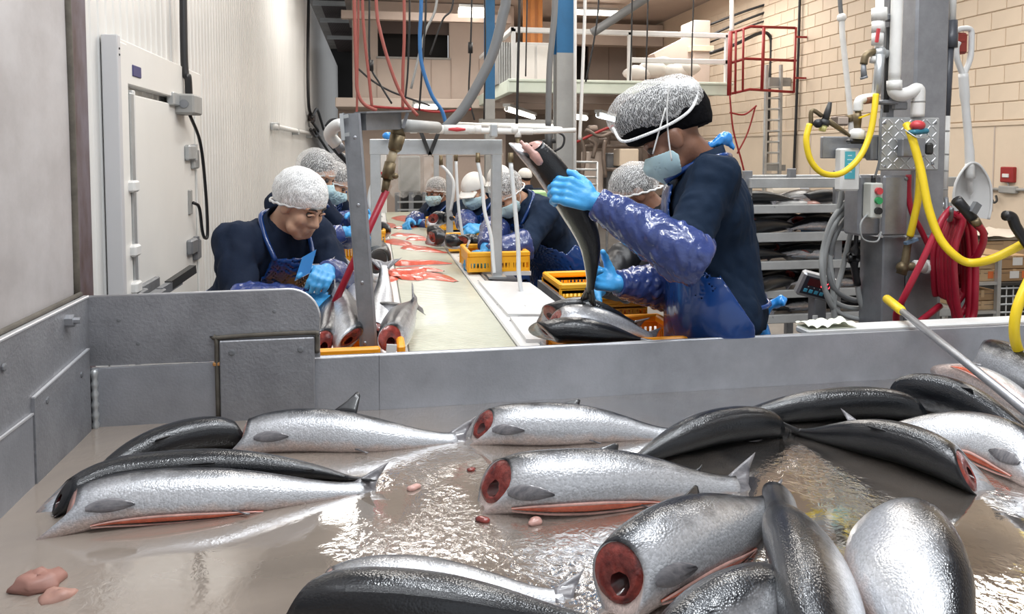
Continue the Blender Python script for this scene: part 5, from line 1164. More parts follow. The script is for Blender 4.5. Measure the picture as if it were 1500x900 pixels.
obj('knob', MB().tube([q(1206, 184, y), q(1204, 192, y)], [.018, .014], 10), M('cream_knob', (.8, .75, .3), .4), t, True)
obj('gauge', MB().tube([q(1198, 181, y-.03), q(1198, 181, y)], .018, 12), BLACK, t, True)
obj('fittings', MB().tube(cr([q(1188, 184, y), q(1188, 166, y), q(1192, 162, y), q(1204, 170, y)], 5), .009, 8).tube([q(1212, 176, y), q(1240, 196, y+.03)], [.012, .009], 8).tube([q(1236, 192, y+.03), q(1248, 202, y+.05)], .007, 8), BRASS, t, True)
t = base('side_bracket', 'flat stainless bracket plate behind the loop of yellow hose', 'bracket', q(1222, 232, YC))
a, b = q(1203, 200, YC+.01), q(1290, 232, YC+.01); obj('bracket_plate', MB().span((a[0], YC+.0, b[2]), (b[0], YC+.02, a[2]), .004), STEEL, t)
obj('bracket_box', MB().span((q(1266, 205)[0], YC-.05, q(1266, 235)[2]), (q(1289, 205)[0], YC-.005, q(1266, 198)[2]), .006), STEELD, t)
t = base('dosing_bottle', 'white dispenser box with cyan label hanging behind the yellow loop', 'dispenser', q(1245, 280, YC-.03))
a, b = q(1234, 217, YC-.06), q(1261, 280, YC-.06); obj('box_body', MB().span((a[0], YC-.055, b[2]), (b[0], YC-.005, a[2]), .008), WHITE, t, 45)
a, b = q(1238, 222, YC-.056), q(1252, 262, YC-.056); obj('cyan_label', MB().span((a[0], YC-.058, b[2]), (b[0], YC-.0545, a[2])), M('cyan_label', (.08, .42, .52), .4), t)
for k in range(5): 
    c = q(1245, 228+k*6, YC-.0585); obj('label_line', MB().box(c, (.018+.006*(k % 2), .001, .003)), M('label_white', (.7, .85, .88), .5) if 'label_white' not in bpy.data.materials else bpy.data.materials['label_white'], t)
obj('black_clamp', MB().box(q(1254, 207, YC-.06), (.075, .04, .022), None, .008), BLACK, t)
# yellow hoses
hose('yellow_hose', [q(1283, 138, YC-.10), q(1281, 160, YC-.11), q(1274, 198, YC-.12), q(1258, 232, YC-.13), q(1232, 254, YC-.13), q(1206, 254, YC-.13), q(1188, 236, YC-.12), q(1181, 206, YC-.11), q(1186, 182, YC-.10)], .0125, YELH, 'yellow air hose hanging in a loop between the riser pipes and the regulator', n=12)
y2 = 2.60
hose('yellow_hose', [q(1328, 182, 2.78), q(1336, 202, 2.74), q(1349, 250, 2.70), q(1360, 305, 2.66), q(1376, 348, 2.62), q(1398, 374, 2.58), q(1420, 385, y2-.04), q(1452, 380, 2.5), q(1490, 362, 2.45), q(1520, 345, 2.4)], .0165, YELH, 'thick yellow hose sweeping from the bound bundle across the red coil to the black handle', n=12)
hose('yellow_hose', [q(1342, 225, 2.76), q(1347, 250, 2.76), q(1345, 290, 2.76), q(1338, 325, 2.77), q(1333, 346, 2.78)], .0145, YELH, 'short length of yellow hose dropping behind to the ball valve', n=12)
hose('yellow_hose', [Wy(1530, 370, 2.05), Wy(1508, 410, 2.04), Wy(1490, 452, 2.03), Wy(1486, 490, 2.03), Wy(1496, 522, 2.04), Wy(1520, 545, 2.05)], .0155, YELH, 'yellow hose bend at the right edge above the far corner of the trough', n=12)
t = base('hose_tie', 'bundle of red and blue tape binding the yellow hose to its bracket', 'tie', q(1345, 195, 2.74))
c = q(1345, 193, 2.73); obj('blue_tape', MB().box(c, (.075, .05, .022), rotm((0, 1, 0), -.1), .008), M('teal_tape', (.03, .17, .24), .4), t); obj('red_tape', MB().sphere(q(1344, 184, 2.73), (.03, .03, .022), 8), REDV, t, True)
a, b = q(1318, 203, YC-.08), q(1345, 230, YC-.08); obj('bracket_box', MB().span((a[0], YC-.10, b[2]), (b[0]+.02, YC-.063, a[2]), .005), STEEL, t)
obj('black_clip', MB().box(q(1361, 218, YC-.10), (.03, .03, .05), None, .008), BLACKM, t); obj('wire', MB().tube(cr([q(1325, 190, 2.74), q(1345, 202, 2.70), q(1360, 198, 2.72), q(1352, 186, 2.74)], 5), .003, 6), ALU, t, True)
t = base('ball_valve', 'blue-handled ball valve on rusty pipe stub below the short yellow hose', 'valve', q(1325, 405, YC-.08))
y = YC-.09
obj('valve_body', MB().tube([q(1333, 346, y), q(1329, 362, y), q(1326, 384, y), q(1320, 402, y)], [.012, .016, .018, .022], 10).sphere(q(1322, 392, y), .026, 10), BRASS, t, True)
obj('blue_handle', MB().bar(q(1326, 357, y-.02), q(1343, 350, y-.02), .02, .012), M('blue_grey', (.14, .22, .32), .5), t)
obj('pipe_stub', MB().tube([q(1325, 390, y), q(1346, 391, y)], .018, 10), BRASS, t, True); obj('white_union', MB().tube([q(1340, 390, y-.01), q(1354, 391, y-.01)], .026, 12).tube([q(1354, 391, y-.01), q(1362, 391, y-.01)], .03, 12), PVC, t, True)
# red hose coil on its hook
t = base('red_hose_coil', 'coil of red hose hanging from the pipe bracket beside the column', 'hose', q(1393, 480, 2.72))
for k in range(9):
    r0 = random.Random(k); l = 1366+k*4.2+r0.uniform(-3, 3); r_ = 1404+k*2.6+r0.uniform(-2, 4); bt = 424+k*7+r0.uniform(-14, 8)
    if k in (2, 3): bt = 440
    if k > 5: bt = 486-(k-6)*4
    yy = 2.80-.018*k
    P = [q(1390+k*1.5, 310+abs(k-4)*1.2, yy), q(l+12, 326, yy-.01), q(l, 370, yy-.015), q(l+2, 430, yy), q(l+8, bt-12, yy), q((l+r_)/2, bt, yy-.01), q(r_-3, bt-14, yy), q(r_, 430, yy), q(r_, 370, yy), q(r_-6, 326, yy), q(1395+k*1.6, 311+abs(k-4)*1.2, yy)]
    obj('loop', MB().tube(cr(P, 7), .0135, 10, False), REDH, t, True)
obj('hook', MB().tube(cr([q(1386, 290, 2.82), q(1388, 318, 2.78), q(1392, 322, 2.68), q(1394, 306, 2.62)], 5), .009, 8), STEELD, t, True)
hose('red_hose', [q(1393, 306, 2.66), q(1378, 325, 2.64), q(1352, 380, 2.64), q(1327, 430, 2.66), q(1313, 462, 2.7), q(1318, 500, 2.76)], .0135, REDH, 'red hose running diagonally down from the coil in front of the column', n=10)
hose('red_hose', [q(1331, 256, YC-.06), q(1331, 285, YC-.06), q(1336, 312, YC-.07), q(1348, 335, YC-.08), q(1366, 372, YC-.08), q(1378, 392, YC-.09)], .012, REDH, 'red hose curving from under the bracket to behind the coil', n=10)
hose('red_hose', [q(1377, 448, 2.76), q(1362, 460, 2.74), q(1345, 475, 2.72), q(1336, 500, 2.7)], .0135, REDH, 'red hose end coming out low on the left of the coil', n=10)
t = base('spray_gun', 'black spray nozzle handle at the end of the red hose, resting on the coil', 'spray gun', q(1425, 345, 2.6))
obj('grip', MB().tube([q(1401, 293, 2.58), q(1412, 305, 2.58), q(1426, 322, 2.58), q(1444, 344, 2.58)], [.022, .02, .021, .010], 10), BLACK, t, True)
obj('trigger', MB().bar(q(1424, 312, 2.56), q(1432, 298, 2.56), .02, .028), STEELD, t); obj('brass_collar', MB().tube([q(1428, 322, 2.56), q(1432, 329, 2.56)], .017, 10), BRASS, t, True)
obj('hose_end', MB().tube(cr([q(1432, 329, 2.56), q(1440, 340, 2.57), q(1440, 356, 2.59), q(1432, 374, 2.62), q(1422, 384, 2.66)], 6), .0135, 10), REDH, t, True)
t = base('pistol_nozzle', 'black pistol nozzle of the thick yellow hose at the right edge', 'handle', Wy(1490, 350, 2.35))
obj('grip', MB().tube(cr([Wy(1472, 316, 2.40), Wy(1482, 318, 2.4), Wy(1488, 332, 2.4), Wy(1500, 350, 2.4), Wy(1520, 378, 2.4)], 5), .019, 10), BLACK, t, True)
# the pole laid over the trough wall
pA, pB = Wy(1335, 472, 2.325)+A(0, 0, .012), Wy(1500, 600, 1.60); dv = pA-pB
t = base('squeegee_pole', 'steel pole with a yellow grip leaning over the trough wall', 'pole', pA)
ptip = pA+dv*(52/165.)*1.05
obj('pole', MB().tube([ptip-nrm(dv)*.02, pB-dv*.12], .0125, 12), STEEL, t, True)
g0 = ptip; g1_ = ptip-nrm(dv)*.17
obj('yellow_grip', MB().tube([g0+nrm(dv)*.004, g0, g0-nrm(dv)*.15, g1_], [.008, .0175, .0175, .014], 12), YELH, t, True)
# far right pipe and shovel
t = base('side_pipe', 'white and dark grey pipe running down the right side of the column', 'pipe', q(1383, 300, 2.95))
y = 2.96
obj('pipe_run', MB().tube([q(1397, -60, y), q(1394, 35, y)], .017, 12), PVC, t, True)
obj('dark_coupling', MB().tube([q(1394, 30, y), q(1394, 48, y), q(1393, 50, y), q(1392, 70, y)], [.024, .024, .029, .029], 14), M('dark_grey_pvc', (.07, .075, .09), .4), t, True)
obj('dark_pipe', MB().tube([q(1391, 68, y), q(1385, 172, y)], .0185, 12), bpy.data.materials['dark_grey_pvc'], t, True)
obj('pipe_run', MB().tube([q(1385, 170, y), q(1381, 296, y)], .0195, 12), PVC, t, True)
for py in (191, 225, 249, 276): obj('strap', MB().tube([q(1384.5-(py-170)*.03, py, y), q(1384.3-(py-170)*.03, py+2.2, y)], .0205, 12), GREYC, t, True)
obj('end_nut', MB().tube([q(1381, 296, y), q(1381, 306, y)], .022, 6), ALU, t, True)
y = 3.15
t = base('scoop_shovel', 'white plastic scoop shovel hanging handle up on the right', 'shovel', q(1420, 312, y))
obj('shaft', MB().tube(cr([q(1411, 108, y), q(1414, 150, y), q(1420, 220, y), q(1421, 262, y)], 6), [.022]*6+[.018]*6+[.021]*7, 12), WHITE, t, True)
obj('grip', MB().tube(cr([q(1411, 112, y), q(1402, 86, y), q(1401, 70, y), q(1404, 62, y)], 6), .0135, 10).tube(cr([q(1411, 112, y), q(1421, 86, y), q(1423, 60, y), q(1422, 44, y), q(1410, 42, y), q(1400, 45, y)], 6), .0135, 10), WHITE, t, True)
rows = []; prof_ = [(240, 6), (252, 17), (268, 25), (285, 27.5), (302, 27), (318, 24)]
for py, hw in prof_:
    u_ = np.linspace(-1, 1, 13); dep = .055*min(1, (py-236)/40.)
    rows.append([q(1421+hw*u-(py-240)*.02, py+(3*u*u if py > 300 else 0), y)+A(0, dep*(1-u*u*1.0)-.02*abs(u)**3, 0) for u in u_])
G = np.array(rows); G2 = G+A(0, .006, 0)
obj('blade', MB().grid(G).grid(G2[::-1]), WHITE, t, True)
rm = [G[i, 0] for i in range(6)]; rm2 = [G[i, -1] for i in range(6)]
obj('blade_rim', MB().tube(cr(rm[::-1]+rm2, 4), .006, 8), WHITE, t, True)
obj('rib', MB().tube(cr([q(1420, 240, y-.004), q(1421, 262, y+.0), q(1422, 285, y+.03)], 5), [.02]*5+[.012]*5+[.004], 10), WHITE, t, True)
obj('wall_hook', MB().box(q(1405, 64, y+.02), (.06, .05, .10), None, .01).tube([q(1392, 62, 2.97), q(1398, 61, y), q(1412, 60, y)], .009, 8), M('dark_red_hook', (.28, .04, .03), .5), t)

# scale head on its post
sd = 3.5
t = base('scale_display', 'tilted scale display with red digits and blue keys on a grey post', 'scale', Wd(1196, 470, sd)*A(1, 1, 0)+A(0, 0, 0))
c = Wd(1195, 419, sd); Rm = frame(nrm(A(.20, .90, .30)), (.25, 0, 1))@np.eye(3)
Rm = Rm@rotm((0, 1, 0), .02)
obj('case', MB().box(c, (.165, .05, .12), Rm, .01), STEEL, t, 45)
fp = lambda x, z, o=.0265: c+Rm@A(x, -o, z)
obj('face', MB().box(c+Rm@A(0, -.0255, .004), (.145, .003, .092), Rm), M('dark_face', (.03, .032, .05), .3), t)
obj('display_window', MB().box(c+Rm@A(0, -.027, .024), (.11, .003, .036), Rm), M('dark_red_window', (.09, .008, .012), .2), t)
m = MB()
def seg7(m, x, on):
    for k in on:
        cx2, cz2, w2, h2 = {'a': (0, .012, .012, .003), 'g': (0, 0, .012, .003), 'd': (0, -.012, .012, .003), 'b': (.007, .006, .003, .010), 'c': (.007, -.006, .003, .010), 'f': (-.007, .006, .003, .010), 'e': (-.007, -.006, .003, .010)}[k]
        m.box(c+Rm@A(x+cx2, -.0292, .024+cz2), (w2, .001, h2), Rm)
seg7(m, .016, 'abcdef'); seg7(m, .040, 'abcdef'); m.box(c+Rm@A(.028, -.0292, .012), (.003, .001, .003), Rm)
obj('digits', m, REDLED, t)
for k in range(5): obj('key', MB().box(c+Rm@A(-.052+k*.026, -.0285, -.022), (.018, .004, .018), Rm, .003), BLUEB, t)
for k in range(4): obj('indicator_mark', MB().box(c+Rm@A(-.045+k*.028, -.0275, -.002), (.004, .002, .004), Rm), WHITE, t)
b0 = Wd(1197, 445, sd+.03); obj('post', MB().span((b0[0]-.03, b0[1]-.03, 0), (b0[0]+.03, b0[1]+.03, b0[2]+.03), .004), STEELD, t)
obj('sticker', MB().box(Wd(1194, 470, sd-.02), (.026, .004, .05), None, .001), WHITE, t)
# grey cable coil
t = base('cable_coil', 'thick grey cable hanging in loops left of the column', 'cable', q(1240, 465, 3.05))
for P in ([(1255, 200), (1252, 262), (1242, 300), (1222, 330), (1209, 370), (1206, 400), (1212, 435), (1228, 458), (1262, 468), (1290, 462)],
          [(1262, 280), (1240, 296), (1218, 325), (1206, 365), (1204, 395), (1210, 428), (1228, 446), (1255, 452), (1288, 446)],
          [(1256, 305), (1238, 322), (1222, 350), (1215, 385), (1216, 410), (1226, 428), (1252, 440), (1284, 440)],
          [(1236, 220), (1233, 280), (1224, 330), (1216, 375), (1220, 420), (1222, 478)],
          [(1250, 255), (1254, 310), (1244, 350), (1234, 395), (1222, 440), (1224, 478)]):
    obj('loop', MB().tube(cr([q(x, y_, 3.02+.02*random.random()) for x, y_ in P], 7), .012, 10), GREYCAB if len(P) != 8 else GREYH, t, True)
t = base('cable_plug', 'black connector on a grey cable hanging beside the coil', 'plug', q(1255, 425, 3.05))
obj('plug_body', MB().tube(cr([q(1255, 340, 3.0), q(1253, 365, 3.0), q(1251, 385, 3.0), q(1256, 418, 3.0)], 5), [.010]*5+[.02]*6+[.016]*5, 10).box(q(1250, 378, 3.0), (.06, .04, .05), None, .012), BLACK, t, True)
obj('grey_lead', MB().tube(cr([q(1262, 270, 3.0), q(1258, 310, 3.0), q(1255, 342, 3.0)], 5), .010, 8), GREYCAB, t, True); obj('grey_lead', MB().tube(cr([q(1256, 418, 3.0), q(1260, 440, 3.0), q(1268, 462, 3.0)], 5), .012, 8), GREYCAB, t, True)

# ---------------------------------------------------------------- rack of fish trays behind
YR = 4.15
xa, xb_ = Wy(1098, 350, YR)[0], Wy(1300, 350, YR)[0]
rk = base('tray_rack', 'wide grey metal rack with shelves of dark salmon behind the tall person', 'rack', ((xa+xb_)/2, YR+.3, 0))
shelf = []
for py, hpx in ((268, 16), (306, 14), (347, 15), (388, 14), (430, 13), (466, 14)):
    z = Wy(1190, py, YR)[2]; hh = hpx*YR/1100
    obj('shelf_rail', MB().span((xa, YR, z-hh/2), (xb_+.6, YR+.03, z+hh/2), .004), ALU, rk)
    if py > 280: obj('tray', MB().span((xa, YR+.03, z-.02), (xb_+.6, YR+.60, z-.005)), STEEL, rk); shelf.append(z)
    obj('back_rail', MB().span((xa, YR+.60, z-hh/2), (xb_+.6, YR+.63, z+hh/2), .004), ALU, rk)
for x in (xa+.0, Wy(1232, 350, YR)[0], xb_+.58):
    for y in (YR+.05, YR+.58): obj('upright', MB().span((x-.02, y-.02, 0), (x+.03, y+.02, Wy(1190, 250, YR)[2]), .003), STEELD, rk)
proto = None; RGp = 'dark salmon on the tray rack'
SHN = ['on the top shelf', 'on the second shelf', 'on the third shelf', 'on the fourth shelf', 'on the lowest shelf']
for si, z in enumerate(shelf):
    n = 9 if si else 3
    for k in range(n):
        x = xa+.02+(k % 5)*.26+(.10 if si % 2 else 0)+(.13 if k > 4 else 0)+RNG.uniform(-.03, .03)
        if proto is None:
            o = proto = fish('x', [A(0, 0, .04), A(.16, .02, .055), A(.32, .03, .05), A(.46, .06, .03)], (.0, -.85, .5), H=.06, W=.042, mat=FISHB, fins='', nt=14, na=14, name='salmon')
        else: o = copy_tree(proto)
        o.location = (x+.1, YR+.08+.07*(k % 5)*.5+(.16 if k > 4 else 0), z-.002+(.03 if k > 4 else 0)); o.rotation_euler = (0, 0, RNG.uniform(-.35, .35)+(PI if k % 3 == 1 else 0)); o['group'] = RGp; o['label'] = ['leftmost', 'second', 'third', 'fourth', 'rightmost'][k % 5]+' dark salmon in the '+('back' if k > 4 else 'front')+' row '+SHN[si]+' of the tray rack'
# ================================================================ MEZZANINE AND THE BACK OF THE HALL
YM = 11.5
mz = base('mezzanine', 'raised storage platform with pale green edge beam and white handrails', 'platform', (4.4, 14, 2.5))
obj('edge_beam', MB().span((2.04, YM, 2.49), (5.74, YM+.12, 2.70), .01), MINT, mz)
obj('edge_ledge', MB().span((2.02, YM-.03, 2.655), (5.76, YM, 2.70), .01), MINT, mz)
obj('side_beam', MB().span((2.04, YM+.12, 2.49), (2.14, 15.8, 2.70), .01), MINT, mz)
obj('deck', MB().span((2.14, YM+.12, 2.56), (5.74, 19.4, 2.68)), PINKB, mz)
for y in (13, 15, 17): obj('joist', MB().span((2.16, y, 2.44), (5.74, y+.1, 2.56)), PINKB, mz)
zr = Wy(750, 42, YM)[2]
for px in (752, 922, 1064): 
    c = Wy(px, 100, YM+.03); obj('rail_post', MB().span((c[0]-.03, c[1]-.03, 2.70), (c[0]+.03, c[1]+.03, zr)), WHITE, mz)
a, b = Wy(750, 42, YM+.03), Wy(1066, 54, YM+.03); obj('top_rail', MB().span((a[0]-.03, YM, zr-.05), (b[0]+.03, YM+.07, zr+.03), .01), WHITE, mz)
a = Wy(924, 88, YM+.03); obj('mid_rail', MB().span((a[0], YM, a[2]-.04), (b[0]+.03, YM+.06, a[2]+.04), .01), WHITE, mz)
obj('side_rail', MB().span((2.06, YM, zr-.05), (2.13, 15, zr+.03), .01), WHITE, mz)
def boxthing(name, label, cat, a, b, mat, parts=(), group=None, bev=.01):
    a, b = np.minimum(a, b), np.maximum(a, b); t = base(name, label, cat, ((a[0]+b[0])/2, (a[1]+b[1])/2, a[2]), group)
    obj('shell', MB().span(a, b, bev), mat, t, 45)
    for nm, p, q_, m in parts: obj(nm, MB().span(np.minimum(p, q_), np.maximum(p, q_), .004), m, t, 45)
    return t
def at2(x0, y0, x1, y1, Y, dep): a, b = Wy(x0, y1, Y), Wy(x1, y0, Y); return A(a[0], Y, a[2]), A(b[0], Y+dep, b[2])
a, b = at2(757, 63, 812, 114, 12.1, .8); a[2] = 2.69
boxthing('storage_cabinet', 'pale cabinet standing on the mezzanine behind the handrail', 'cabinet', a, b, WHITE, [('door_leaf', a+A(.05, -.02, .05), A((a[0]+b[0])/2-.02, a[1], b[2]-.05), DOORW), ('door_leaf', A((a[0]+b[0])/2+.02, a[1]-.02, a[2]+.05), A(b[0]-.05, a[1], b[2]-.05), DOORW)])
a, b = at2(729, 62, 751, 118, 12.4, 1.2); a[2] = 2.69
t = boxthing('storage_cage', 'dim grey mesh cage at the left end of the mezzanine', 'cage', a, b, GREYC); 
for k in range(6): obj('bar', MB().tube([(a[0]+.03+k*.04, a[1]-.02, a[2]), (a[0]+.03+k*.04, a[1]-.02, b[2])], .008, 6), ALU, t)
a, b = at2(766, -40, 794, 62, 12.9, .06); a[2] = 3.2; b[2] = 4.7
t = base('strip_curtain', 'orange brown vinyl strip curtain hanging over the mezzanine cabinet', 'curtain', ((a[0]+b[0])/2, 12.9, a[2]))
for k in range(5):
    w_ = (b[0]-a[0])/5; obj('strip', MB().span((a[0]+w_*k, 12.9+.02*(k % 2), a[2]+.03*(k % 3)), (a[0]+w_*(k+1)+.01, 12.915+.02*(k % 2), 4.7)), ORDOOR, t)
struct('door_2', MB().span(Wy(844, 118, 19.3)*A(1, 0, 0)+A(0, 19.3, 2.69), Wy(862, 25, 19.45)), DARK)
a, b = at2(862, 52, 958, 114, 19.2, .2)
t = boxthing('partition_panel', 'beige panel partition at the back of the mezzanine', 'partition', A(a[0], 19.2, 2.69), A(b[0], 19.45, b[2]), BEIGE, [('seam', A(a[0]+(b[0]-a[0])*.3, 19.18, 2.7), A(a[0]+(b[0]-a[0])*.3+.03, 19.2, b[2]), PINKB)])
a, b = at2(1016, 30, 1041, 116, 12.6, .6); a[2] = 2.69
t = boxthing('duct', 'tall pale duct riser at the right of the mezzanine', 'duct', a, b, BEIGE, [('collar', A(a[0]-.05, a[1]-.05, 3.35), A(b[0]+.05, b[1], 3.45), CREAM)])
obj('branch', MB().bar(Wy(960, 95, 12.9), Wy(1025, 62, 12.9), .3, .4), BEIGE, t)
for k, (px, py, r) in enumerate(((935, 108, .22), (958, 102, .25), (985, 106, .26), (1004, 100, .22), (970, 93, .18))):
    c = Wy(px, py, 12.1); c[2] = max(c[2], 2.70+r*.5)
    m = MB().sphere((0, 0, 0), (r*1.15, r*.8, r*.62), 10); v = np.array(m.v); m.v = [tuple(p) for p in v*(1+.12*np.sin(v[:, :1]*17+k)*np.cos(v[:, 2:]*19))+c]
    single('plastic_bag', m, M('bag_%d' % k, (.6-.03*k, .58-.03*k, .55-.03*k), .5, bump=.5, bs=12), ['pale crumpled bag at the left of the mezzanine heap', 'large pale bag second from left in the mezzanine heap', 'largest bag of the mezzanine heap', 'pale bag leaning at the right of the mezzanine heap', 'pale bag lying on top of the mezzanine heap'][k], 'bag', 'bags heaped on the mezzanine', True)
# columns
def column(label, x0, x1, Y, pyb):
    a, b = Wy(x0, 100, Y)[0], Wy(x1, 100, Y)[0]; z = Wy(x0, pyb, Y)[2]; t = base('support_column', label, 'column', ((a+b)/2, Y+.08, 0))
    w_ = b-a
    for nm, z0, z1, m in (('grey_shaft', 0, z, GREYC), ('blue_shaft', z, 4.71, BLUEC)):
        obj(nm, MB().span((a, Y, z0), (b, Y+.02, z1)).span((a, Y+w_-.02, z0), (b, Y+w_, z1)).span(((a+b)/2-.05, Y+.02, z0), ((a+b)/2+.05, Y+w_-.02, z1)), m, t)
    obj('base_plate', MB().span((a-.06, Y-.06, 0), (b+.06, Y+w_+.06, .02)), STEELD, t)
    return t
column('column painted blue above and grey below, left of the hairnetted tall person', 816, 840, 7.0, 77)
column('farther slim blue and grey column beyond the thick grey hose', 711, 725, 11.0, 145)
t = base('riser_conduit', 'pair of pale conduits fixed along the blue and grey column', 'conduit', Wy(842, 200, 6.95)*A(1, 1, 0))
obj('tube', MB().tube([Wy(842, 330, 6.95)*A(1, 1, 0), Wy(842, -20, 6.95)*A(1, 1, 0)+A(0, 0, 4.7)], .016, 8), WHITE, t, True)
# hanging hoses
HR = 'faded red hoses dropping from the ceiling'
def hang(name, pts, Y, r, mat, label, cat='hose', group=None, ext=True):
    P = [Wy(x, y, Y) for x, y in pts]
    if ext and pts[0][1] <= 0: P = [P[0]*A(1, 1, 0)+A(0, 0, min(4.7, P[0][2]+.8))]+P
    return hose(name, P, r, mat, label, cat, group, n=8)
hang('air_hose', [(519, 0), (522, 100), (524, 135), (534, 153), (552, 162)], 6.0, .015, PINKH, 'leftmost faded red hose bending right at its foot above the steel beam')
hang('air_hose', [(525, 0), (524, 80), (523, 150), (522, 170)], 6.3, .010, PINKH, 'straight thin faded red hose just right of the leftmost one')
hang('air_hose', [(531, 0), (534, 55), (540, 110), (545, 158)], 6.2, .013, PINKH, 'faded red hose with pale fitting, slanting slightly to the right')
hang('air_hose', [(551, 0), (558, 50), (575, 108), (592, 146), (612, 170)], 6.0, .014, PINKH, 'long faded red hose slanting down to the right behind the beam')
hang('air_hose', [(592, 0), (592, 60), (590, 110), (590, 160)], 6.4, .014, PINKH, 'straight faded red hose dropping before the dark window')
hang('air_hose', [(617, 0), (615, 55), (618, 95), (632, 138), (647, 162), (653, 180)], 6.0, .016, BLUEH, 'blue air hose curving down to the white pipe')
hang('suction_hose', [(742, -20), (736, 25), (722, 78), (700, 124), (676, 163), (650, 190)], 5.0, .036, GREYH, 'thick dark grey hose sweeping down left to the overhead pipe')
hang('power_cable', [(813, 0), (809, 55), (805, 100), (803, 188)], 6.6, .028, GREYH, 'thick grey cable dropping beside the blue and grey column', 'cable')
t = hang('drop_pipe', [(857, 0), (854, 90), (851, 165), (849, 205)], 6.8, .016, WHITE, 'white drop pipe right of the blue and grey column', 'pipe')
hang('power_cable', [(948, -4), (905, 24), (868, 48)], 11.0, .07, GREYH, 'dark diagonal pipe running up to the right over the mezzanine', 'pipe', ext=False)
bc = [([(600, 0), (599, 60), (597, 110), (593, 150)], 6.6, 'thin black cable right of the straight red hose'), ([(624, 0), (621, 60), (617, 120), (614, 162)], 6.2, 'thin black cable behind the blue hose with a plug'), ([(691, 0), (689, 80), (687, 140), (695, 176)], 7.5, 'thin black cable before the slim blue column, curving at its foot'),
      ([(710, 0), (711, 60), (709, 175)], 8.0, 'thin dark cable hanging along the slim blue column'), ([(761, 0), (759, 90), (757, 182)], 7.0, 'black cable hanging in front of the mezzanine cabinet'), ([(772, 0), (771, 60), (770, 112)], 9.0, 'thin cord hanging by the orange strips'),
      ([(877, 0), (870, 60), (858, 120)], 7.2, 'thin dark cord slanting near the white drop pipe'), ([(926, 0), (925, 60), (923, 118)], 8.0, 'thin black cord before the mezzanine bags'), ([(949, 0), (948, 50), (946, 118)], 8.6, 'second thin black cord before the mezzanine bags'), ([(1016, 0), (1014, 60), (1013, 116)], 9.0, 'thin cord before the pale duct riser'),
      ([(524, 100), (545, 118), (575, 135), (630, 155)], 6.6, 'thin dark cord slung low across the hanging hoses'), ([(541, 0), (542, 90), (556, 122), (574, 152)], 6.4, 'dark cord with plug slanting to the beam'), ([(664, 0), (648, 30), (630, 80)], 7.0, 'thin black rod slanting behind the blue hose'), ([(640, 0), (622, 50), (602, 130)], 7.2, 'pale thin rod slanting before the dark window')]
for k, (p, Y, lb) in enumerate(bc): hang('hanging_cable', p, Y, .009 if k not in (4, 13) else .013, BLACK if k != 13 else GREYCAB, lb, 'cable')
hang('cable_bundle', [(536, 155), (570, 158), (610, 160), (640, 164), (690, 160)], 6.6, .012, REDP, 'dark red pipe run crossing behind the hanging hoses', 'pipe')
for k, (px, py, Yp) in enumerate(((543, 96, 6.4), (689, 70, 7.5))):
    single('cable_plug', MB().tube([Wy(px, py-8, Yp), Wy(px, py+8, Yp)], .025, 8), BLACK, ['black plug on the cord left of the dark window', 'small black plug on the cord right of the window'][k], 'plug', None, True)
# fluorescent lamps
def lamp(label, pts, Y, th, mat=GLOW, wd=.12):
    (x0, y0, Y0), (x1, y1, Y1) = pts; a, b = Wy(x0, y0, Y0), Wy(x1, y1, Y1); b[2] = a[2]
    t = base('ceiling_light', label, 'light', (a+b)/2, 'fluorescent lights')
    obj('tube', MB().tube([a, b], th, 8), mat, t, True); obj('housing', MB().bar(a+A(0, 0, th+.03), b+A(0, 0, th+.03), wd, .05), GREYC, t)
    for q_ in (a, b): obj('end_cap', MB().box(q_+A(0, 0, .01), (.05, .05, .07), None, .01), GREYC, t)
    d = nrm(b-a)
    return t
lamp('fluorescent light under the mezzanine left of the blue and grey column', [(742, 160, 11.8), (782, 147, 14.5)], 0, .035)
lamp('small fluorescent light under the mezzanine behind the white drop pipe', [(838, 171, 14), (858, 168, 14.6)], 0, .05)
lamp('cool fluorescent light under the mezzanine at the tip of the hairnet', [(876, 169, 11.9), (900, 158, 13.4)], 0, .04, GLOWC)
lamp('long fluorescent light low behind the white overhead pipe', [(704, 188, 9.0), (812, 189, 9.2)], 0, .06)
lamp('long upper fluorescent light on the mezzanine ceiling', [(841, 18, 15.5), (906, 20, 15.5)], 0, .05)
lamp('second upper fluorescent light on the mezzanine ceiling, just below the first', [(842, 26, 17.5), (918, 28, 17.5)], 0, .04)
lamp('wide bright light at the ceiling left of the slim blue column', [(672, 18, 14.2), (712, 18, 14.2)], 0, .09)
lamp('fluorescent light by the hanging hoses left of the thick grey hose', [(606, 156, 12.5), (640, 156, 12.6)], 0, .04)

# wrapped machine at the end of the belt
Y = 9.6; a, b = at2(582, 226, 622, 285, Y, .7)
t = base('wrapped_machine', 'grey machine draped in clear plastic film at the far end of the belt', 'machine', ((a[0]+b[0])/2, Y+.3, 0))
obj('cabinet', MB().span(A(a[0]+.03, Y+.05, 1.05), A(b[0]-.05, Y+.65, b[2]-.02), .02), GREYC, t)
g = []
for k, z in enumerate(np.linspace(b[2]+.03, 1.0, 14)):
    g.append([(x+.02*math.sin(k*2.1+x*30), Y-.02+.03*math.sin(x*40+k*1.3)*k/8, z+(.02*math.sin(x*50) if k > 11 else 0)) for x in np.linspace(a[0]-.08, b[0]+.10, 22)])
obj('film', MB().grid(np.array(g)), POLY, t, True)
gt = [[(x, Y-.02+q_*.7, b[2]+.03+.01*math.sin(x*40)) for x in np.linspace(a[0]-.08, b[0]+.1, 22)] for q_ in (0, .5, 1)]
obj('film_top', MB().grid(np.array(gt)), POLY, t, True)
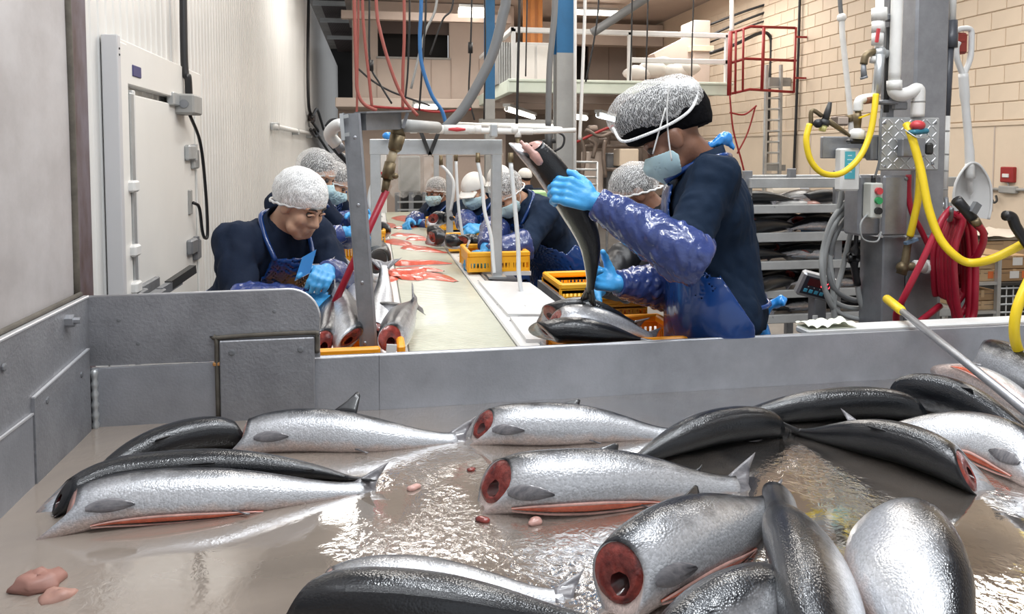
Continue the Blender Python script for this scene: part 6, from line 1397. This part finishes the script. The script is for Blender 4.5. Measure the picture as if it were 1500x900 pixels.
for x in (a[0], (a[0]+b[0])/2, b[0]): obj('leg', MB().span((x-.03, Y, 0), (x+.03, Y+.06, 1.05)), STEELD, t)
obj('dark_housing', MB().span((a[0]+.05, Y+.08, .66), (b[0]-.02, Y+.5, 1.04), .02), BLACKM, t)
for z in (.72, .82, .92): obj('cross_bar', MB().span((a[0], Y-.005, z), (b[0]+.03, Y+.02, z+.02)), ALU, t)
a, b = at2(553, 212, 566, 300, 8.9, .25)
boxthing('control_cabinet', 'narrow pale cabinet left of the plastic wrapped machine', 'cabinet', A(a[0], 8.9, 0), A(b[0], 9.15, b[2]), WHITE, [('cap', A(a[0]-.01, 8.89, b[2]-.05), A(b[0]+.01, 8.9, b[2]), ALU), ('button', A(a[0]+.03, 8.885, 1.3), A(a[0]+.06, 8.9, 1.33), REDV)])
a, b = at2(626, 215, 700, 262, 12.5, .1)
boxthing('wall_board', 'pale board partition behind the far masked person', 'partition', A(a[0], 13.5, 0), A(b[0]+.6, 13.6, 1.55), PINKB, [('top_cap', A(a[0], 13.48, 1.5), A(b[0]+.6, 13.5, 1.55), BEIGE)])
# machinery under the mezzanine
Y = 10.2
t = base('processing_machine', 'tall brownish machine crowded with pipes under the mezzanine', 'machine', Wy(900, 290, Y)*A(1, 1, 0))
def mb2(nm, x0, y0, x1, y1, Yo, dep, m):
    a, b = at2(x0, y0, x1, y1, Y+Yo, dep); return obj(nm, MB().span(a, b, .015), m, t, 45)
BR = M('brown_grey_metal', (.22, .17, .14), .5, .4, .4, 6)
mb2('beige_door', 862, 222, 884, 285, 0, .4, BEIGE); mb2('beige_panel', 908, 218, 936, 244, -.2, .3, CREAM); mb2('top_frame', 858, 212, 960, 217, -.1, .1, BR)
mb2('grey_body', 888, 224, 925, 300, .1, .5, STEELD); mb2('shelf', 898, 246, 944, 252, -.3, .5, BR); mb2('top_duct', 875, 192, 895, 214, 0, .4, BR); mb2('side_body', 940, 200, 1000, 300, .3, .6, BR)
mb2('leg', 888, 290, 892, 420, 0, .06, STEELD); mb2('leg', 940, 290, 944, 420, 0, .06, STEELD)
for k, P in enumerate(([(845, 208), (870, 196), (895, 186), (925, 178)], [(858, 190), (880, 200), (905, 192), (940, 200)], [(862, 204), (872, 212), (868, 232)], [(900, 180), (905, 196), (918, 205), (940, 208)], [(850, 200), (856, 225), (852, 262)], [(886, 205), (884, 230), (887, 260)], [(915, 186), (930, 190), (950, 186)])):
    obj('pipe', MB().tube(cr([Wy(x, y_, Y-.2) for x, y_ in P], 6), .028 if k else .02, 8), REDP if k == 0 else BR, t, True)
for px, py in ((868, 190), (882, 208), (900, 200), (920, 192)): obj('motor', MB().tube([Wy(px-6, py, Y-.1), Wy(px+6, py, Y-.1)], .06, 10), BR, t, 45)
t = base('wire_trolley', 'low rail trolley standing before the brownish machine', 'trolley', Wy(855, 285, 9.0)*A(1, 1, 0))
for py in (238, 249, 260, 271, 282): obj('rail', MB().tube([Wy(838, py-1, 9.0), Wy(875, py, 9.0)], .014, 6), ALU, t, True)
for px in (838, 875): 
    c = Wy(px, 237, 9.0); obj('upright', MB().tube([c, c*A(1, 1, 0)], .016, 6), ALU, t, True)
a, b = at2(782, 281, 806, 305, 7.6, .4); boxthing('plastic_tote', 'pale green plastic tote on a stand behind the bowed fleece wearer', 'tote', a, b, GREENT, [('stand', A(a[0]+.02, 7.65, 0), A(b[0]-.02, 7.95, a[2]), STEELD)])
t = base('chute', 'sloping light metal chute behind the held salmon', 'chute', Wy(825, 372, 5.4)*A(1, 1, 0))
for k, (y0, y1) in enumerate(((362, 338), (377, 355), (392, 368))): obj('slide_rail' if k < 2 else 'slide_edge', MB().bar(Wy(798, y0, 5.4-.1*k), Wy(862, y1, 5.4-.1*k), .05, .075), ALU if k else WHITE, t)
obj('slide_bed', MB().bar(Wy(798, 372, 5.75), Wy(862, 350, 5.75), .5, .03), ALU, t)
for px in (806, 852): 
    c = Wy(px, 375, 5.35); obj('leg', MB().span((c[0]-.02, c[1]-.02, 0), (c[0]+.02, c[1]+.02, c[2])), ALU, t)
# red-caged ladder on the right wall
Y = 11.5; lx = 6.7
t = base('wall_ladder', 'aluminium ladder on the far right wall below a red safety cage', 'ladder', (6.5, Y, 0))
l0, l1 = Wy(1120, 255, Y), Wy(1143, 255, Y)
for px0, px1 in ((1119, 1123), (1141, 1144)): obj('stile', MB().bar(Wy(px0, 300, Y), Wy(px1, 95, Y), .04, .06, (0, 1, 0)), ALU, t)
for k in range(9): py = 128+k*16; obj('rung', MB().tube([Wy(1121.5-k*.2, py, Y), Wy(1143-k*.15, py, Y)], .017, 6), ALU, t)
obj('bracket', MB().box(Wy(1142, 120, Y+.03), (.38, .05, .14)), GREYC, t); obj('bracket', MB().box(Wy(1136, 246, Y+.03), (.34, .05, .10)), GREYC, t)
cgd = base('safety_cage', 'dark red pipe safety cage around the ladder top at the mezzanine end', 'cage', Wy(1110, 140, Y))
for k, P in enumerate(([(1072, 48), (1100, 39), (1165, 41)], [(1072, 92), (1092, 86), (1166, 89)], [(1072, 137), (1098, 131), (1162, 135)])): obj('hoop', MB().tube([Wy(x, y_, Y-.4) for x, y_ in P], .022, 8), REDP, cgd, True)
for x0_, y0_, x1_, y1_, r in ((1070, 46, 1068, 140, .035), (1078, 46, 1077, 138, .018), (1089, 42, 1088, 134, .018), (1119, 40, 1116, 132, .026), (1166, 40, 1163, 136, .018)): obj('upright', MB().tube([Wy(x0_, y0_, Y-.42), Wy(x1_, y1_, Y-.42)], r, 8), REDP, cgd, True)
for z_ in (2.75, 3.4): obj('wall_tie', MB().bar(A(Wy(1164, 90, Y-.42)[0], Y-.42, z_), A(6.80, Y-.42, z_), .03), REDP, cgd)
for P in ([(1069, 140), (1074, 190), (1086, 235), (1092, 260)], [(1069, 165), (1090, 168), (1108, 155)], [(1080, 225), (1095, 195), (1107, 155)]): obj('brace', MB().tube(cr([Wy(x, y_, Y-.3) for x, y_ in P], 5), .014, 6), REDP, cgd, True)
hose('wall_conduit', [Wx(1172, -30, 6.76), Wx(1171, 20, 6.76), Wx(1168, 120, 6.76), Wx(1163, 250, 6.76), Wx(1162, 300, 6.76)], .022, BLACK, 'black conduit running down the right wall beside the ladder', 'conduit')
hose('wall_conduit', [Wy(1040, 78, 12.2), Wy(1075, 66, 12.2), Wy(1112, 49, 12.2), Wy(1127, 52, 12.2), Wy(1130, 75, 12.2), Wy(1126, 150, 12.2), Wy(1121, 250, 12.2)], .03, BLACK, 'black bent pipe behind the ladder, reaching towards the mezzanine', 'conduit')
hose('wall_conduit', [Wy(1146, 100, 12.1), Wy(1152, 85, 12.1), Wy(1150, 62, 12.1), Wy(1158, 42, 12.1)], .02, GREYCAB, 'grey bent conduit above the ladder inside the cage', 'conduit')
for k, (y0_, y1_) in enumerate(((52, -6), (36, -14), (62, 8))): hose('ceiling_cable', [Wy(1040, y0_, 13.0), Wy(1100, (y0_*.55+y1_*.45), 12.6), Wy(1190, y1_, 12.0)], .022-.006*(k == 2), BLACK, ['black cable run near the ceiling above the red cage', 'topmost black cable run near the right ceiling corner', 'thin lowest cable run just above the red cage'][k], 'cable')
hose('vertical_pipe', [Wy(1072, -20, 11.4), Wy(1072, 20, 11.4), Wy(1072, 46, 11.4)], .035, WHITE, 'white pipe dropping to the left corner of the red cage', 'pipe')
hose('cable_line', [Wy(1229, -30, 5), Wy(1231, 10, 5), Wy(1233, 24, 5)], .016, GREYH, 'dark cable coming down to the pale pipe left of the tap', 'cable')
t = base('drop_pipe', 'pale pipe hanging left of the tap and riser pipes', 'pipe', Wy(1246, 200, 5)); obj('tube', MB().tube(cr([Wy(1233, 22, 5), Wy(1234, 50, 5), Wy(1238, 90, 5), Wy(1246, 170, 5), Wy(1247, 205, 5)], 5), .021, 10), PVC, t, True)
obj('fitting', MB().sphere(Wy(1233, 26, 5), .035, 8), PVC, t, True); obj('coupling', MB().tube([Wy(1245, 168, 5), Wy(1247, 178, 5)], .032, 10), BRASS, t, True)
a, b = at2(1225, 170, 1244, 184, 4.98, .08); boxthing('junction_box', 'small rust-brown junction box behind the pale hanging pipe', 'box', a, b, BR, [('lid', a+A(.01, -.01, .01), A(b[0]-.01, a[1], b[2]-.01), BEIGE)])
# right wall fittings
c = Wx(1477, 256, 6.78); t = base('fire_alarm', 'small red fire alarm box on the right wall', 'alarm', c); obj('box_body', MB().box(c, (.06, .17, .17), None, .01), REDP, t, 45); obj('pull_handle', MB().box(c+A(-.035, 0, -.01), (.02, .08, .04), None, .004), WHITE, t, 45)
t = base('wall_conduit', 'thin grey conduit and junction box below the fire alarm', 'conduit', Wx(1477, 278, 6.77)); obj('tube', MB().tube([Wx(1447, 277, 6.77), Wx(1520, 278.5, 6.77)], .018, 8), GREYC, t, True); obj('junction_box', MB().box(Wx(1477, 278, 6.77), (.06, .22, .08), None, .01), GREYC, t); obj('riser', MB().tube([Wx(1479, 277, 6.775), Wx(1475, 264, 6.775)], .008, 6), GREYC, t, True)
hose('wall_hook', [Wx(1459, 287, 6.77), Wx(1460, 294, 6.74), Wx(1456, 297, 6.72), Wx(1453, 292, 6.72)], .012, BLACKM, 'small dark hook on the right wall above the boxes', 'hook')
# cart and cartons
Y = 4.7; BX = 'cardboard cartons by the right wall'
ct = base('trolley', 'grey tube trolley with two shelves holding cartons, behind the red hose coil', 'trolley', Wy(1435, 470, Y)*A(1, 1, 0))
xl_, xr_ = Wy(1408, 400, Y)[0], Wy(1462, 400, Y)[0]
zz = [Wy(1435, py, Y)[2] for py in (380, 414, 456)]
for x in (xl_, xr_):
    for y in (Y, Y+.5): obj('upright', MB().span((x-.015, y-.015, 0), (x+.015, y+.015, zz[0])), ALU, ct)
obj('top_rail', MB().span((xl_, Y-.012, zz[0]-.015), (xr_, Y+.012, zz[0]+.01)), ALU, ct)
for z in zz[1:]: obj('shelf', MB().span((xl_, Y-.012, z-.02), (xr_, Y+.5, z)), ALU, ct)
def carton(label, x0, y0, x1, y1, Yb, dep, m=CARD, lab=(), z0=None):
    a, b = at2(x0, y0, x1, y1, Yb, dep)
    if z0 is not None: a[2] = z0
    t = base('carton', label, 'carton', ((a[0]+b[0])/2, Yb+dep/2, a[2]), BX); obj('box_body', MB().span(a, b, .004), m, t)
    obj('tape', MB().span((a[0]+(b[0]-a[0])*.44, Yb-.002, b[2]-.05), (a[0]+(b[0]-a[0])*.56, Yb+.02, b[2]+.002)), CARDL, t)
    obj('lid_seam', MB().span((a[0]-.001, Yb-.0015, b[2]-.028), (b[0]+.001, Yb+.01, b[2]-.024)), BR, t)
    for x, w_, m2 in lab: obj('paper_label', MB().span((a[0]+(b[0]-a[0])*x, Yb-.003, a[2]+(b[2]-a[2])*.25), (a[0]+(b[0]-a[0])*(x+w_), Yb-.0005, a[2]+(b[2]-a[2])*.85)), m2, t)
    return t
carton('upper carton on the trolley shelf with an orange sticker', 1419, 395, 1458, 412, Y+.03, .4, CARDL, [(.72, .2, M('orange_sticker', (.75, .18, .05), .5))], zz[1])
carton('carton under the trolley top rail', 1419, 377, 1458, 394, Y+.03, .38, CARDL, (), Wy(1435, 394.6, Y+.03)[2])
carton('upper carton on the lower trolley shelf', 1420, 425, 1458, 440, Y+.03, .4, CARD, (), Wy(1435, 440.6, Y+.03)[2])
carton('lowest carton on the trolley, slightly open', 1421, 441, 1457, 455, Y+.03, .4, CARDL, (), zz[2])
zpal = Wy(1480, 413, 5.0)[2]
t = base('wire_crate', 'dark wire crate under the labelled cartons at the right edge', 'crate', Wy(1490, 470, 5.0)*A(1, 1, 0))
a, b = Wy(1463, 470, 5.0), Wy(1560, 470, 5.0)
obj('inner_box', MB().span((a[0]+.03, 5.05, 0), (b[0], 5.7, zpal-.02)), BLACKM, t)
for k in range(5): z = .25+k*(zpal-.3)/4; obj('wire', MB().tube([(a[0], 5.0, z), (b[0], 5.0, z)], .008, 6), ALU, t, True)
for k in range(11): x = a[0]+k*(b[0]-a[0])/10; obj('wire', MB().tube([(x, 5.0, 0), (x, 5.0, zpal-.03)], .005, 6), ALU, t, True)
obj('top_frame', MB().span((a[0], 4.99, zpal-.03), (b[0], 5.75, zpal-.002), .004), BLACKM, t)
carton('lower labelled carton on the dark wire crate', 1463, 394, 1508, 413, 5.02, .5, CARD, [(.35, .3, WHITE), (.75, .2, bpy.data.materials['orange_sticker'])], zpal)
carton('upper labelled carton stacked on the dark wire crate', 1463, 374, 1508, 393.5, 5.02, .5, CARD, [(.45, .32, WHITE)], Wy(1480, 393.8, 5.02)[2])
zt2 = Wy(1480, 373, 5.02)[2]
carton('wide pale carton on top of the far carton pallet under plastic film', 1420, 352, 1530, 376, 5.8, .6, CARDL)
a, b = at2(1416, 344, 1532, 353, 5.78, .64); gx, gy = np.meshgrid(np.linspace(a[0], b[0], 26), np.linspace(a[1], b[1], 8), indexing='ij')
gz = a[2]+.035+.02*np.sin(gx*19+gy*7)*np.cos(gy*13+gx*5)
single('plastic_sheet', MB().grid(np.stack([gx, gy, gz], -1)).grid(np.stack([gx, gy, gz*0+a[2]], -1)[::-1]), M('pale_film', (.74, .68, .60), .3, bump=.5, bs=14), 'crumpled pale plastic film on top of the wide carton', 'sheet', None, True)
a2, b2 = at2(1420, 377, 1530, 470, 5.8, .6); boxthing('pallet_stack', 'tall stack of brown cardboard carrying the wide pale carton', 'pallet', A(a2[0]+.02, 5.82, 0), A(b2[0], 6.4, a2[2]+ (b2[2]-a2[2])), CARD, [('slat', A(a2[0], 5.80, .02), A(b2[0], 5.82, .12), CARDL)], None)
# things on the rack
z = shelf[0]
t = base('film_roll', 'pale roll of wrapping film on the rack above the salmon shelves', 'roll', A(Wy(1155, 290, YR+.3)[0], YR+.3, z)); obj('roll', MB().tube([Wy(1128, 281, YR+.3), Wy(1168, 281, YR+.3)], .038, 16), M('roll_paper', (.66, .58, .48), .6), t, 45); obj('core', MB().tube([Wy(1168, 281, YR+.3), Wy(1182, 281, YR+.3)], .034, 12), STEELD, t, 45)
c = Wy(1152, 297, YR+.12); m = MB().sphere((0, 0, 0), (.17, .07, .028), 14); v = np.array(m.v); m.v = [tuple(p) for p in v*(1+.2*np.sin(v[:, :1]*70)*np.cos(v[:, 1:2]*90))+A(c[0], c[1], z+.028)]
single('plastic_bag', m, WHITE, 'white plastic bag lying at the front of the top rack shelf', 'bag', None, True)
c = Wy(1186, 298, YR+.10); single('plastic_bag', MB().sphere(A(c[0], c[1], z+.022), (.07, .05, .024), 10), FLESHP, 'pinkish bag of fish pieces right of the white bag on the rack', 'bag', None, True)
a = Wy(1178, 345, YR+.2); t = base('tape_dispenser', 'blue block and white roll on the second rack shelf', 'dispenser', A(a[0], YR+.2, shelf[1])); obj('blue_block', MB().span((a[0], YR+.15, shelf[1]), (a[0]+.10, YR+.25, shelf[1]+.075), .008), BLUEC, t); obj('white_roll', MB().tube([(a[0]+.11, YR+.2, shelf[1]+.036), (a[0]+.17, YR+.2, shelf[1]+.036)], .034, 14), WHITE, t, 45)
